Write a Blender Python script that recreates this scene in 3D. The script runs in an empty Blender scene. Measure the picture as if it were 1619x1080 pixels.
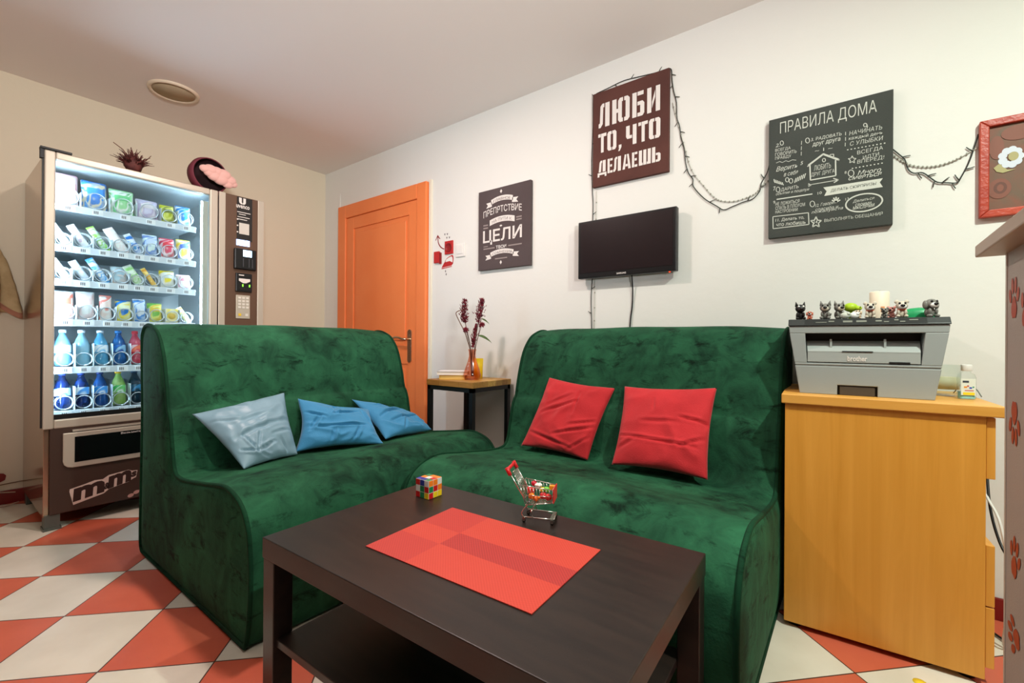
import bpy, math, random
from mathutils import Matrix, Vector, noise
random.seed(7)
SC = bpy.context.scene
C = SC.collection
PI = math.pi

# ------------------------------------------------------------------ camera
cam_d = bpy.data.cameras.new('camera')
cam = bpy.data.objects.new('camera', cam_d); C.objects.link(cam)
cam_d.sensor_width = 36.0
cam_d.lens = 712.82 / 1619 * 36.0
cam_d.clip_start = 0.02
YAW, PITCH, ROLL = 0.647538579, 0.00101227, 0.00699537
fw = Vector((-math.sin(YAW)*math.cos(PITCH), math.cos(YAW)*math.cos(PITCH), math.sin(PITCH)))
rt = Vector((math.cos(YAW), math.sin(YAW), 0)); up = rt.cross(fw)
r2 = rt*math.cos(ROLL) + up*math.sin(ROLL); u2 = -rt*math.sin(ROLL) + up*math.cos(ROLL)
cam.matrix_world = Matrix(((r2.x, u2.x, -fw.x, 0), (r2.y, u2.y, -fw.y, 0), (r2.z, u2.z, -fw.z, 0.93), (0, 0, 0, 1)))
SC.camera = cam

# ------------------------------------------------------------------ light and exposure
SC.view_settings.view_transform = 'Standard'
SC.view_settings.look = 'None'
SC.view_settings.gamma = 1.0
SC.view_settings.use_curve_mapping = False
SC.view_settings.exposure = 0.15
world = bpy.data.worlds.new('world'); SC.world = world
world.use_nodes = True
world.node_tree.nodes['Background'].inputs[0].default_value = (0.6, 0.65, 0.7, 1)
world.node_tree.nodes['Background'].inputs[1].default_value = 0.1

def area(name, loc, target, size, power, col, spread=PI):
    d = bpy.data.lights.new(name, 'AREA'); d.shape = 'DISK'; d.size = size
    d.energy = power; d.color = col; d.spread = spread
    o = bpy.data.objects.new(name, d); C.objects.link(o)
    o.location = loc
    o.rotation_euler = (Vector(target)-Vector(loc)).to_track_quat('-Z', 'Y').to_euler()
    return o
def bulb(name, loc, radius, power, col):
    d = bpy.data.lights.new(name, 'POINT'); d.shadow_soft_size = radius
    d.energy = power; d.color = col
    o = bpy.data.objects.new(name, d); C.objects.link(o); o.location = loc
    return o
area('ceiling_lamp_light', (0.78, 0.95, 2.41), (0.78, 0.95, 0), 0.07, 46, (0.88, 1.0, 0.88))
area('ceiling_lamp_light', (-1.75, 0.95, 2.41), (-1.75, 0.95, 0), 0.16, 24, (1.0, 0.80, 0.74))
area('added_ceiling_fill', (1.5, -0.6, 1.4), (-1.0, 0.6, 2.75), 0.5, 40, (1.0, 0.97, 0.96), 1.5)  # fill added to brighten the ceiling, stands for no lamp in the room

# ------------------------------------------------------------------ materials
def lin(c):
    r = []
    for v in c:
        v = v/255.0
        r.append(v/12.92 if v <= 0.04045 else ((v+0.055)/1.055)**2.4)
    return (r[0], r[1], r[2], 1)

def newmat(name):
    m = bpy.data.materials.new(name); m.use_nodes = True
    nt = m.node_tree
    return m, nt, nt.nodes['Principled BSDF']

def texco(nt, kind='Object', scale=(1, 1, 1), rot=(0, 0, 0)):
    t = nt.nodes.new('ShaderNodeTexCoord'); mp = nt.nodes.new('ShaderNodeMapping')
    mp.inputs['Scale'].default_value = scale; mp.inputs['Rotation'].default_value = rot
    nt.links.new(t.outputs[kind], mp.inputs['Vector'])
    return mp.outputs['Vector']

def noise_node(nt, vec, scale, detail=3, dist=0.0, rough=0.5):
    n = nt.nodes.new('ShaderNodeTexNoise')
    n.inputs['Scale'].default_value = scale; n.inputs['Detail'].default_value = detail
    n.inputs['Distortion'].default_value = dist; n.inputs['Roughness'].default_value = rough
    nt.links.new(vec, n.inputs['Vector'])
    return n

def ramp(nt, fac, stops):
    r = nt.nodes.new('ShaderNodeValToRGB')
    e = r.color_ramp.elements
    while len(e) < len(stops): e.new(0.5)
    for i, (p, c) in enumerate(stops):
        e[i].position = p; e[i].color = c if len(c) == 4 else lin(c)
    nt.links.new(fac, r.inputs['Fac'])
    return r.outputs['Color']

def bump(nt, bs, height, strength, dist=0.01):
    b = nt.nodes.new('ShaderNodeBump'); b.inputs['Strength'].default_value = strength
    b.inputs['Distance'].default_value = dist
    nt.links.new(height, b.inputs['Height']); nt.links.new(b.outputs['Normal'], bs.inputs['Normal'])

def mat(name, c, rough=0.5, metal=0.0, c2=None, nscale=8.0, bmp=0.0, bscale=60.0, stretch=(1, 1, 1), spec=0.5,
        sheen=0.0, trans=0.0, ior=1.45, emit=None, estr=0.0, coat=0.0, alpha=1.0, dist=0.0, lo=0.38, hi=0.62):
    m, nt, bs = newmat(name)
    bs.inputs['Base Color'].default_value = lin(c)
    bs.inputs['Roughness'].default_value = rough
    bs.inputs['Metallic'].default_value = metal
    bs.inputs['Specular IOR Level'].default_value = spec
    bs.inputs['Transmission Weight'].default_value = trans
    bs.inputs['IOR'].default_value = ior
    bs.inputs['Coat Weight'].default_value = coat
    bs.inputs['Alpha'].default_value = alpha
    if sheen:
        bs.inputs['Sheen Weight'].default_value = sheen
    if emit:
        bs.inputs['Emission Color'].default_value = lin(emit); bs.inputs['Emission Strength'].default_value = estr
    if c2 or bmp:
        v = texco(nt, 'Object', stretch)
    if c2:
        n = noise_node(nt, v, nscale, 4, dist)
        col = ramp(nt, n.outputs['Fac'], [(lo, c), (hi, c2)])
        nt.links.new(col, bs.inputs['Base Color'])
    if bmp:
        n = noise_node(nt, v, bscale, 3)
        bump(nt, bs, n.outputs['Fac'], bmp, 0.004)
    return m

def velvet(name, dark, light, sheen_col):
    m, nt, bs = newmat(name)
    v = texco(nt, 'Object', (1, 1, 1))
    a = noise_node(nt, v, 3.0, 5, 0.4, 0.56)
    b = noise_node(nt, texco(nt, 'Object', (5.0, 5.0, 3.2), (0.5, 0.9, 0.4)), 2.2, 5, 0.9, 0.62)
    mx = nt.nodes.new('ShaderNodeMath'); mx.operation = 'MULTIPLY_ADD'
    nt.links.new(b.outputs['Fac'], mx.inputs[0]); mx.inputs[1].default_value = 0.45
    s = nt.nodes.new('ShaderNodeMath'); s.operation = 'MULTIPLY'; s.inputs[1].default_value = 0.55
    nt.links.new(a.outputs['Fac'], s.inputs[0]); nt.links.new(s.outputs[0], mx.inputs[2])
    mid = tuple(x*0.45+y*0.55 for x, y in zip(dark, light))
    col = ramp(nt, mx.outputs[0], [(0.30, dark), (0.44, mid), (0.64, light)])
    st = noise_node(nt, texco(nt, 'Object', (4.0, 4.0, 9.0), (0.3, 0.6, 0.8)), 2.4, 6, 0.5, 0.7)
    stc = ramp(nt, st.outputs['Fac'], [(0.54, (255, 255, 255)), (0.68, (130, 130, 130))])
    mm = nt.nodes.new('ShaderNodeMix'); mm.data_type = 'RGBA'; mm.blend_type = 'MULTIPLY'; mm.inputs['Factor'].default_value = 1.0
    nt.links.new(col, mm.inputs[6]); nt.links.new(stc, mm.inputs[7])
    nt.links.new(mm.outputs[2], bs.inputs['Base Color'])
    bs.inputs['Roughness'].default_value = 0.8
    bs.inputs['Specular IOR Level'].default_value = 0.1
    bs.inputs['Sheen Weight'].default_value = 0.06
    bs.inputs['Sheen Roughness'].default_value = 0.3
    bs.inputs['Sheen Tint'].default_value = lin(sheen_col)
    f = noise_node(nt, v, 160, 2)
    bump(nt, bs, f.outputs['Fac'], 0.25, 0.003)
    return m

def wood(name, c1, c2, axis=2, rough=0.4, sc=14.0):
    m, nt, bs = newmat(name)
    st = [sc, sc, sc]; st[axis] = 0.7
    v = texco(nt, 'Object', tuple(st))
    n = noise_node(nt, v, 1.6, 5, 0.6, 0.6)
    col = ramp(nt, n.outputs['Fac'], [(0.3, c1), (0.7, c2)])
    nt.links.new(col, bs.inputs['Base Color'])
    bs.inputs['Roughness'].default_value = rough
    return m

def tile_floor():
    m, nt, bs = newmat('checker_tiles')
    g = nt.nodes.new('ShaderNodeNewGeometry'); mp = nt.nodes.new('ShaderNodeMapping'); mp.vector_type = 'TEXTURE'
    mp.inputs['Location'].default_value = (-1.8824, -0.3310, 0)
    mp.inputs['Rotation'].default_value = (0, 0, math.radians(45.7))
    mp.inputs['Scale'].default_value = (0.30096, 0.30096, 1)
    nt.links.new(g.outputs['Position'], mp.inputs['Vector'])
    sx = nt.nodes.new('ShaderNodeSeparateXYZ'); nt.links.new(mp.outputs['Vector'], sx.inputs[0])
    def mth(op, a, b=None):
        k = nt.nodes.new('ShaderNodeMath'); k.operation = op
        for i, q in enumerate((a, b)):
            if q is None: continue
            if isinstance(q, (int, float)): k.inputs[i].default_value = q
            else: nt.links.new(q, k.inputs[i])
        return k.outputs[0]
    fx, fy = mth('FLOOR', sx.outputs[0]), mth('FLOOR', sx.outputs[1])
    par = mth('FLOORED_MODULO', mth('ADD', fx, fy), 2)
    dx = mth('ABSOLUTE', mth('SUBTRACT', mth('FRACT', sx.outputs[0]), 0.5))
    dy = mth('ABSOLUTE', mth('SUBTRACT', mth('FRACT', sx.outputs[1]), 0.5))
    gr = mth('GREATER_THAN', mth('MAXIMUM', dx, dy), 0.4935)
    n = noise_node(nt, mp.outputs['Vector'], 1.3, 4)
    wc = ramp(nt, n.outputs['Fac'], [(0.35, (214, 205, 188)), (0.65, (228, 220, 204))])
    rc = ramp(nt, n.outputs['Fac'], [(0.35, (200, 92, 66)), (0.65, (212, 104, 76))])
    m1 = nt.nodes.new('ShaderNodeMix'); m1.data_type = 'RGBA'
    nt.links.new(par, m1.inputs['Factor']); nt.links.new(wc, m1.inputs[6]); nt.links.new(rc, m1.inputs[7])
    m2 = nt.nodes.new('ShaderNodeMix'); m2.data_type = 'RGBA'
    nt.links.new(gr, m2.inputs['Factor']); nt.links.new(m1.outputs[2], m2.inputs[6]); m2.inputs[7].default_value = lin((70, 45, 35))
    nt.links.new(m2.outputs[2], bs.inputs['Base Color'])
    bs.inputs['Roughness'].default_value = 0.42
    inv = mth('SUBTRACT', 1.0, gr)
    bump(nt, bs, inv, 0.3, 0.002)
    return m

def block_wood():
    m, nt, bs = newmat('butcher_block')
    v = texco(nt, 'Object', (1, 1, 1))
    b = nt.nodes.new('ShaderNodeTexBrick'); nt.links.new(v, b.inputs['Vector'])
    b.inputs['Scale'].default_value = 1.0
    b.inputs['Brick Width'].default_value = 0.16; b.inputs['Row Height'].default_value = 0.045
    b.inputs['Mortar Size'].default_value = 0.0006
    b.inputs['Color1'].default_value = lin((212, 168, 88)); b.inputs['Color2'].default_value = lin((168, 116, 52))
    b.inputs['Mortar'].default_value = lin((120, 80, 35))
    n = noise_node(nt, texco(nt, 'Object', (4, 40, 40)), 3, 4, 0.5)
    mx = nt.nodes.new('ShaderNodeMix'); mx.data_type = 'RGBA'; mx.blend_type = 'MULTIPLY'
    mx.inputs['Factor'].default_value = 0.5
    nt.links.new(b.outputs['Color'], mx.inputs[6])
    nt.links.new(ramp(nt, n.outputs['Fac'], [(0.3, (150, 140, 120)), (0.7, (255, 255, 255))]), mx.inputs[7])
    nt.links.new(mx.outputs[2], bs.inputs['Base Color'])
    bs.inputs['Roughness'].default_value = 0.45
    return m

def pane(name, tint=(235, 245, 245), ior=1.45):
    m = bpy.data.materials.new(name); m.use_nodes = True; nt = m.node_tree
    nt.nodes.remove(nt.nodes['Principled BSDF'])
    out = nt.nodes['Material Output']
    tr = nt.nodes.new('ShaderNodeBsdfTransparent'); tr.inputs[0].default_value = lin(tint)
    gl = nt.nodes.new('ShaderNodeBsdfGlossy'); gl.inputs['Roughness'].default_value = 0.02
    lw = nt.nodes.new('ShaderNodeLayerWeight'); lw.inputs['Blend'].default_value = 0.5
    pw = nt.nodes.new('ShaderNodeMath'); pw.operation = 'POWER'; pw.inputs[1].default_value = 4.0
    nt.links.new(lw.outputs['Facing'], pw.inputs[0])
    fr = nt.nodes.new('ShaderNodeMath'); fr.operation = 'MULTIPLY_ADD'
    fr.inputs[1].default_value = 0.6; fr.inputs[2].default_value = (ior-1)**2/(ior+1)**2
    nt.links.new(pw.outputs[0], fr.inputs[0])
    mx = nt.nodes.new('ShaderNodeMixShader')
    nt.links.new(fr.outputs[0], mx.inputs[0]); nt.links.new(tr.outputs[0], mx.inputs[1]); nt.links.new(gl.outputs[0], mx.inputs[2])
    nt.links.new(mx.outputs[0], out.inputs[0])
    return m

def package(name, c1, c2, c3, scale=14, rough=0.35, st=(1, 1, 1)):
    m, nt, bs = newmat(name)
    v = texco(nt, 'Object', st)
    n = noise_node(nt, v, scale, 1, 1.0)
    col = ramp(nt, n.outputs['Fac'], [(0.40, c1), (0.47, c2), (0.58, c3)])
    r = col.node; r.color_ramp.interpolation = 'EASE'
    nt.links.new(col, bs.inputs['Base Color'])
    bs.inputs['Roughness'].default_value = rough
    return m

WHITE = mat('white_wall_paint', (228, 228, 222), 0.85, bmp=0.25, bscale=25)
WALLA = mat('cream_wall_paint', (218, 208, 184), 0.85, bmp=0.25, bscale=25)
CEIL = mat('ceiling_paint', (232, 226, 220), 0.9)
RED_TRIM = mat('dark_red_trim', (122, 22, 18), 0.4)
ORANGE = mat('orange_door_paint', (243, 136, 76), 0.4, c2=(240, 130, 70), nscale=3)
WHITE_PLASTIC = mat('white_plastic', (232, 230, 224), 0.4)
CHROME = mat('chrome', (215, 212, 205), 0.18, 1.0)
NICKEL = mat('brushed_nickel', (200, 185, 160), 0.25, 1.0)
BLACK = mat('black_plastic', (16, 16, 17), 0.35)
BLACK_METAL = mat('black_metal', (18, 18, 19), 0.45)
VELVET = velvet('green_velvet', (7, 26, 18), (42, 98, 68), (150, 190, 165))
PIPING = velvet('green_piping', (10, 38, 25), (20, 62, 40), (150, 200, 165))
DARKWOOD = mat('black_brown_wood', (27, 19, 16), 0.36, c2=(38, 27, 22), nscale=5, stretch=(1, 8, 8), bmp=0.08, bscale=200)
BEECH = wood('beech_veneer', (206, 140, 46), (224, 158, 64), 2)
BEECH_TOP = wood('beech_top', (212, 150, 60), (226, 166, 80), 0)
BLOCK = block_wood()
RED_FAB = mat('red_cotton', (196, 30, 38), 0.8, bmp=0.25, bscale=220, sheen=0.2, c2=(184, 24, 32), nscale=9)
BLUE_FAB = mat('blue_cotton', (52, 132, 178), 0.75, bmp=0.2, bscale=200, sheen=0.2)
SATIN = mat('pale_blue_satin', (122, 154, 170), 0.42, bmp=0.05, bscale=120, spec=0.5)
RUBBER = mat('dark_rubber', (20, 20, 20), 0.8)

# ------------------------------------------------------------------ text
_tmp = bpy.data.scenes.new('text_tmp')
_tcache = {}
def text2d(s, bold=0.0, shear=0.0):
    k = (s, bold, shear)
    if k in _tcache: return _tcache[k]
    cu = bpy.data.curves.new('t', 'FONT'); cu.body = s; cu.offset = bold; cu.resolution_u = 3; cu.shear = shear
    o = bpy.data.objects.new('t', cu); _tmp.collection.objects.link(o)
    vl = _tmp.view_layers[0]; vl.update(); dg = vl.depsgraph
    me = bpy.data.meshes.new_from_object(o.evaluated_get(dg))
    vs = [(v.co.x, v.co.y) for v in me.vertices]; fs = [tuple(p.vertices) for p in me.polygons]
    bpy.data.objects.remove(o); bpy.data.meshes.remove(me); bpy.data.curves.remove(cu)
    x0 = min(v[0] for v in vs); x1 = max(v[0] for v in vs); y0 = min(v[1] for v in vs); y1 = max(v[1] for v in vs)
    vs = [((x-x0)/(x1-x0), (y-y0)/(y1-y0)) for x, y in vs]
    _tcache[k] = (vs, fs)
    return vs, fs

# ------------------------------------------------------------------ mesh builder
def wloc(o):
    l = Vector((0, 0, 0))
    while o is not None:
        l = l + Vector(o.location); o = o.parent
    return l

class MB:
    def __init__(s, M=None):
        s.v = []; s.f = []; s.mi = []; s.sm = []; s.M = M
    def add(s, vs, fs, mi=0, smooth=False):
        b = len(s.v)
        for p in vs:
            p = Vector(p)
            s.v.append(s.M @ p if s.M else p)
        for f in fs:
            s.f.append([b+i for i in f]); s.mi.append(mi); s.sm.append(smooth)
        return s
    def box(s, x0, y0, z0, x1, y1, z1, mi=0):
        if x0 > x1: x0, x1 = x1, x0
        if y0 > y1: y0, y1 = y1, y0
        if z0 > z1: z0, z1 = z1, z0
        vs = [(x, y, z) for z in (z0, z1) for y in (y0, y1) for x in (x0, x1)]
        return s.add(vs, [(0, 2, 3, 1), (4, 5, 7, 6), (0, 1, 5, 4), (2, 6, 7, 3), (0, 4, 6, 2), (1, 3, 7, 5)], mi)
    def prism(s, poly, a, b, plane='xz', mi=0):
        n = len(poly)
        def P(p, w):
            if plane == 'xz': return (p[0], w, p[1])
            if plane == 'yz': return (w, p[0], p[1])
            return (p[0], p[1], w)
        vs = [P(p, a) for p in poly] + [P(p, b) for p in poly]
        fs = [tuple(range(n)), tuple(range(2*n-1, n-1, -1))]
        fs += [(i, i+n, (i+1) % n+n, (i+1) % n) for i in range(n)]
        return s.add(vs, fs, mi)
    def tube(s, pts, r, n=8, mi=0, closed=False, r_end=None, cap=True):
        pts = [Vector(p) for p in pts]; m = len(pts); vs = []; fs = []
        prev = None
        for i, p in enumerate(pts):
            if closed: t = pts[(i+1) % m]-pts[i-1]
            else: t = pts[min(i+1, m-1)]-pts[max(i-1, 0)]
            if t.length < 1e-9: t = Vector((0, 0, 1))
            t.normalize()
            if prev is None:
                a = Vector((0, 0, 1)) if abs(t.z) < 0.9 else Vector((1, 0, 0))
                nx = t.cross(a).normalized()
            else:
                nx = prev - t*prev.dot(t)
                nx = nx.normalized() if nx.length > 1e-6 else t.orthogonal().normalized()
            prev = nx; ny = t.cross(nx)
            rr = r if r_end is None else r+(r_end-r)*i/(m-1)
            for k in range(n):
                a = 2*PI*k/n
                vs.append(p+nx*math.cos(a)*rr+ny*math.sin(a)*rr)
        L = m if closed else m-1
        for i in range(L):
            j = (i+1) % m
            for k in range(n):
                q = (k+1) % n
                fs.append((i*n+k, i*n+q, j*n+q, j*n+k))
        if cap and not closed:
            fs.append(tuple(range(n-1, -1, -1))); fs.append(tuple((m-1)*n+k for k in range(n)))
        return s.add(vs, fs, mi, True)
    def cyl(s, p, q, r, r2=None, n=20, mi=0):
        return s.tube([p, q], r, n, mi, r_end=r2)
    def lathe(s, c, prof, n=24, mi=0, axis=(0, 0, 1), cap=True):
        c = Vector(c); ax = Vector(axis).normalized(); a = ax.orthogonal().normalized(); b = ax.cross(a)
        vs = []; fs = []
        for r, z in prof:
            for k in range(n):
                t = 2*PI*k/n
                vs.append(c+ax*z+(a*math.cos(t)+b*math.sin(t))*max(r, 1e-5))
        for i in range(len(prof)-1):
            for k in range(n):
                q = (k+1) % n
                fs.append((i*n+k, i*n+q, (i+1)*n+q, (i+1)*n+k))
        if cap:
            fs.append(tuple(range(n-1, -1, -1))); fs.append(tuple((len(prof)-1)*n+k for k in range(n)))
        return s.add(vs, fs, mi, True)
    def ell(s, c, rx, ry, rz, mi=0, n=14, m=9, R=None, wob=0.0):
        c = Vector(c); vs = []; fs = []
        for i in range(m+1):
            t = PI*i/m
            for k in range(n):
                a = 2*PI*k/n
                p = Vector((rx*math.sin(t)*math.cos(a), ry*math.sin(t)*math.sin(a), rz*math.cos(t)))
                if wob: p *= 1+wob*noise.noise(p*60+c*30)
                if R: p = R @ p
                vs.append(c+p)
        for i in range(m):
            for k in range(n):
                q = (k+1) % n
                fs.append((i*n+k, (i+1)*n+k, (i+1)*n+q, i*n+q))
        return s.add(vs, fs, mi, True)
    def poly(s, pts, mi=0):
        return s.add(pts, [tuple(range(len(pts)))], mi)
    def grid(s, fn, nu, nv, mi=0, smooth=True):
        vs = [fn(i/nu, j/nv) for j in range(nv+1) for i in range(nu+1)]
        fs = [(j*(nu+1)+i, j*(nu+1)+i+1, (j+1)*(nu+1)+i+1, (j+1)*(nu+1)+i) for j in range(nv) for i in range(nu)]
        return s.add(vs, fs, mi, smooth)
    def text(s, st, O, U, V, bold=0.0, shear=0.0, mi=0, arch=0.0):
        O = Vector(O); U = Vector(U); V = Vector(V)
        vs, fs = text2d(st, bold, shear)
        return s.add([O+U*x+V*(y+arch*(1-(2*x-1)**2)) for x, y in vs], fs, mi)
    def obj(s, name, mats, parent=None, bevel=0.0, seg=2, sub=0, kind=None, loc=None, label=None):
        me = bpy.data.meshes.new(name)
        if parent is not None: L = wloc(parent); here = Vector((0, 0, 0))
        else:
            if loc is None:
                xs = [p.x for p in s.v]; ys = [p.y for p in s.v]; zs = [p.z for p in s.v]
                loc = ((min(xs)+max(xs))/2, (min(ys)+max(ys))/2, min(zs))
            L = Vector(loc); here = L
        me.from_pydata([tuple(p-L) for p in s.v], [], s.f)
        if not isinstance(mats, (list, tuple)): mats = [mats]
        for m in mats: me.materials.append(m)
        me.polygons.foreach_set('material_index', s.mi)
        me.polygons.foreach_set('use_smooth', s.sm)
        me.update()
        o = bpy.data.objects.new(name, me); C.objects.link(o)
        o.location = here
        if parent is not None: o.parent = parent
        if bevel:
            b = o.modifiers.new('bevel', 'BEVEL'); b.width = bevel; b.segments = seg; b.limit_method = 'ANGLE'
            b.angle_limit = math.radians(40)
        if sub:
            b = o.modifiers.new('sub', 'SUBSURF'); b.levels = sub; b.render_levels = sub
        if kind: o['kind'] = kind
        if label: o['label'] = label
        return o

def tag(o, label, cat, group=None, kind=None):
    o['label'] = label; o['category'] = cat
    if group: o['group'] = group
    if kind: o['kind'] = kind
    return o
def thing(name, label, cat, loc, group=None):
    o = bpy.data.objects.new(name, None); C.objects.link(o); o.location = loc
    o.empty_display_size = 0.05
    return tag(o, label, cat, group)
def crom(pts, k=5):
    out = []; P = [Vector(p) for p in pts]; n = len(P)
    for i in range(n-1):
        a, b, c, d = P[max(i-1, 0)], P[i], P[i+1], P[min(i+2, n-1)]
        for j in range(k):
            t = j/k
            out.append(0.5*((2*b)+(c-a)*t+(2*a-5*b+4*c-d)*t*t+(3*b-a-3*c+d)*t**3))
    out.append(P[-1]); return out
def tr(x, y, z, rz=0.0):
    return Matrix.Translation((x, y, z)) @ Matrix.Rotation(rz, 4, 'Z')

XA, YB, ZC = -3.80, 2.22, 2.425
# ================================================================== SETTING
def struct(name, mb, m, **k):
    return mb.obj(name, m, kind='structure', **k)
DGREY = mat('grey_wall_paint', (110, 108, 106), 0.85)
struct('floor', MB().box(XA-0.1, -2.7, -0.06, 3.1, YB+0.1, 0), tile_floor())
struct('ceiling', MB().box(XA-0.1, -2.7, ZC, 3.1, YB+0.1, ZC+0.08), CEIL)
struct('wall_left', MB().box(XA-0.1, -2.7, 0, XA, YB+0.1, ZC), WALLA)
struct('wall_back', MB().box(XA, YB, 0, 3.1, YB+0.1, ZC), WHITE)
struct('wall_right', MB().box(3.0, -2.7, 0, 3.1, YB, ZC), DGREY)
struct('wall_front', MB().box(XA, -2.7, 0, 3.0, -2.6, ZC), DGREY)
struct('baseboard_left', MB().box(XA, -2.6, 0, XA+0.012, YB, 0.075), RED_TRIM, bevel=0.003)
struct('baseboard_back', MB().box(-2.39, YB-0.012, 0, 3.0, YB, 0.075), RED_TRIM, bevel=0.003)
struct('trim_1', MB().box(-2.425, YB-0.012, 0, -2.395, YB, 2.085), mat('cream_trim', (232, 226, 206), 0.5), bevel=0.003)

# door
d = thing('door_1', 'orange panelled door', 'door', (-2.98, YB, 0)); d['kind'] = 'structure'
del d['label']; del d['category']
fr = MB()
fr.box(-3.54, YB-0.035, 0, -3.43, YB, 2.075).box(-2.53, YB-0.035, 0, -2.43, YB, 2.075).box(-3.43, YB-0.035, 1.965, -2.53, YB, 2.075)
fr.obj('door_frame', ORANGE, d, bevel=0.006)
lf = MB()
Y0, Y1 = YB-0.024, YB-0.004
def dpan(x0, x1, z0, z1):
    return (x0, x1, z0, z1)
lf.box(-3.428, Y0, 0.01, -3.325, Y1, 1.963).box(-2.625, Y0, 0.01, -2.532, Y1, 1.963)
lf.box(-3.325, Y0, 1.865, -2.625, Y1, 1.963).box(-3.325, Y0, 0.76, -2.625, Y1, 0.90).box(-3.325, Y0, 0.01, -2.625, Y1, 0.20)
lf.box(-3.325, Y1-0.012, 0.20, -2.625, Y1, 1.865)
leaf = lf.obj('door_leaf', ORANGE, d, bevel=0.003)
def arch_panel(x0, x1, z0, z1, inset, y, top_cut=0.05):
    c = 0.06
    pts = [(x0, z0+c), (x0+c*0.3, z0+c*0.3), (x0+c, z0), (x1-c, z0), (x1-c*0.3, z0+c*0.3), (x1, z0+c), (x1, z1), (x0, z1)]
    return pts
for z0, z1 in ((0.235, 0.725), (0.935, 1.83)):
    mm = MB(); mm.prism([(-3.29, z0), (-2.66, z0), (-2.66, z1), (-3.29, z1)], Y1-0.020, Y1-0.010, 'xz')
    mm.obj('raised_panel', ORANGE, d, bevel=0.008, seg=3)
h = MB(); h.prism([(-2.602+0.022*math.cos(a), (0.995 if math.sin(a) >= 0 else 0.795)+0.022*math.sin(a)) for a in [PI*2*i/20 for i in range(20)]], Y0-0.009, Y0, 'xz')
hp = h.obj('handle_plate', NICKEL, d, bevel=0.002)
h = MB(); h.tube(crom([(-2.602, Y0-0.005, 0.945), (-2.602, Y0-0.05, 0.945), (-2.63, Y0-0.055, 0.947), (-2.67, Y0-0.055, 0.957), (-2.71, Y0-0.052, 0.958), (-2.735, Y0-0.05, 0.952)]), 0.009, 10)
h.obj('door_lever', NICKEL, d)
tag(MB().tube(crom([(-3.585, 2.212, 0.01), (-3.575, 2.212, 0.7), (-3.561, 2.212, 1.044), (-3.534, 2.212, 1.2), (-3.548, 2.212, 1.42), (-3.55, 2.212, 2.2)]), 0.004, 6).obj('cable', WHITE_PLASTIC), 'thin white cable running down the wall beside the orange door frame', 'cable')

# ceiling speaker
t = thing('ceiling_speaker', 'round pale ceiling speaker grille above the vending machine', 'speaker', (-3.27, 0.93, ZC))
MB().lathe((-3.27, 0.93, ZC), [(0.105, 0), (0.105, -0.006), (0.118, -0.014), (0.125, -0.010), (0.128, 0)], 40, cap=False).obj('ring', mat('speaker_ring', (222, 205, 180), 0.5), t)
MB().lathe((-3.27, 0.93, ZC), [(0.106, 0), (0.106, -0.008), (0.0, -0.010)], 40).obj('grille', mat('speaker_grille', (178, 160, 130), 0.8, bmp=0.5, bscale=400), t)

# ================================================================== SOFAS
PROF = [(0.035, 0.012), (0.012, 0.06), (0.018, 0.30), (0.030, 0.62), (0.016, 0.90), (0.024, 0.960), (0.065, 0.988), (0.125, 0.990), (0.185, 0.973), (0.235, 0.945), (0.29, 0.875), (0.33, 0.76),
        (0.352, 0.665), (0.368, 0.640), (0.385, 0.60), (0.40, 0.53), (0.418, 0.46), (0.440, 0.425), (0.48, 0.413), (0.56, 0.416), (0.742, 0.440), (0.88, 0.460), (0.955, 0.453), (1.02, 0.425), (1.062, 0.37), (1.078, 0.30), (1.082, 0.2), (1.070, 0.08), (1.05, 0.012)]
def sofa(name, label, M, W, group):
    """local: x across, +y = towards the back (y=0 back plane, y=-1.08 front)"""
    o = thing(name, label, 'sofa', M @ Vector((W/2, -0.54, 0)), group)
    prof = [Vector((p[0], p[1])) for p in crom([(a, b, 0) for a, b in PROF], 4)]
    n = len(prof)
    b = MB(M); NU = 22
    e = 0.004
    def at(i, u):
        p = prof[i]; x = e+u*(W-2*e)
        w = 0.010*noise.noise(Vector((x*3, p.x*4, p.y*4)))*min(1, 6*u*(1-u))
        q0 = prof[max(i-1, 0)]; q1 = prof[min(i+1, n-1)]
        nrm = Vector((-(q1.y-q0.y), q1.x-q0.x)); nrm = nrm.normalized() if nrm.length else nrm
        crown = 0.012*(1-(2*u-1)**4)
        return (x, -(p.x+nrm.x*(w+crown)), max(0.006, p.y+nrm.y*(w+crown)))
    vs = [at(i, k/NU) for i in range(n) for k in range(NU+1)]
    fs = [(i*(NU+1)+k, i*(NU+1)+k+1, (i+1)*(NU+1)+k+1, (i+1)*(NU+1)+k) for i in range(n-1) for k in range(NU)]
    fs += [((n-1)*(NU+1)+k, (n-1)*(NU+1)+k+1, k+1, k) for k in range(NU)]
    b.add(vs, fs, 0, True)
    b.obj('upholstery', VELVET, o)
    cen = Vector((0.33, 0.30))
    for side in (0, 1):
        x = 0.004 if side == 0 else W-0.004; sg = -1 if side == 0 else 1
        s = MB(M); vs = []; fs = []; rings = 9
        for r in range(rings):
            t = r/(rings-1); k = 1-t
            bulge = 0.016*math.sqrt(max(0, 1-(1-min(1, t*1.6))**2))
            for p in prof:
                q = cen+(p-cen)*k
                vs.append((x+sg*bulge, -q.x, q.y))
        for r in range(rings-1):
            for i in range(n):
                j = (i+1) % n
                f = (r*n+i, r*n+j, (r+1)*n+j, (r+1)*n+i)
                fs.append(f if side else f[::-1])
        s.add(vs, fs, 0, True)
        s.obj('side_panel', VELVET, o)
        p = MB(M); p.tube([(x+sg*0.002, -q.x, q.y) for q in prof], 0.0075, 7, closed=True)
        p.obj('piping', PIPING, o)
    return o
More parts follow.
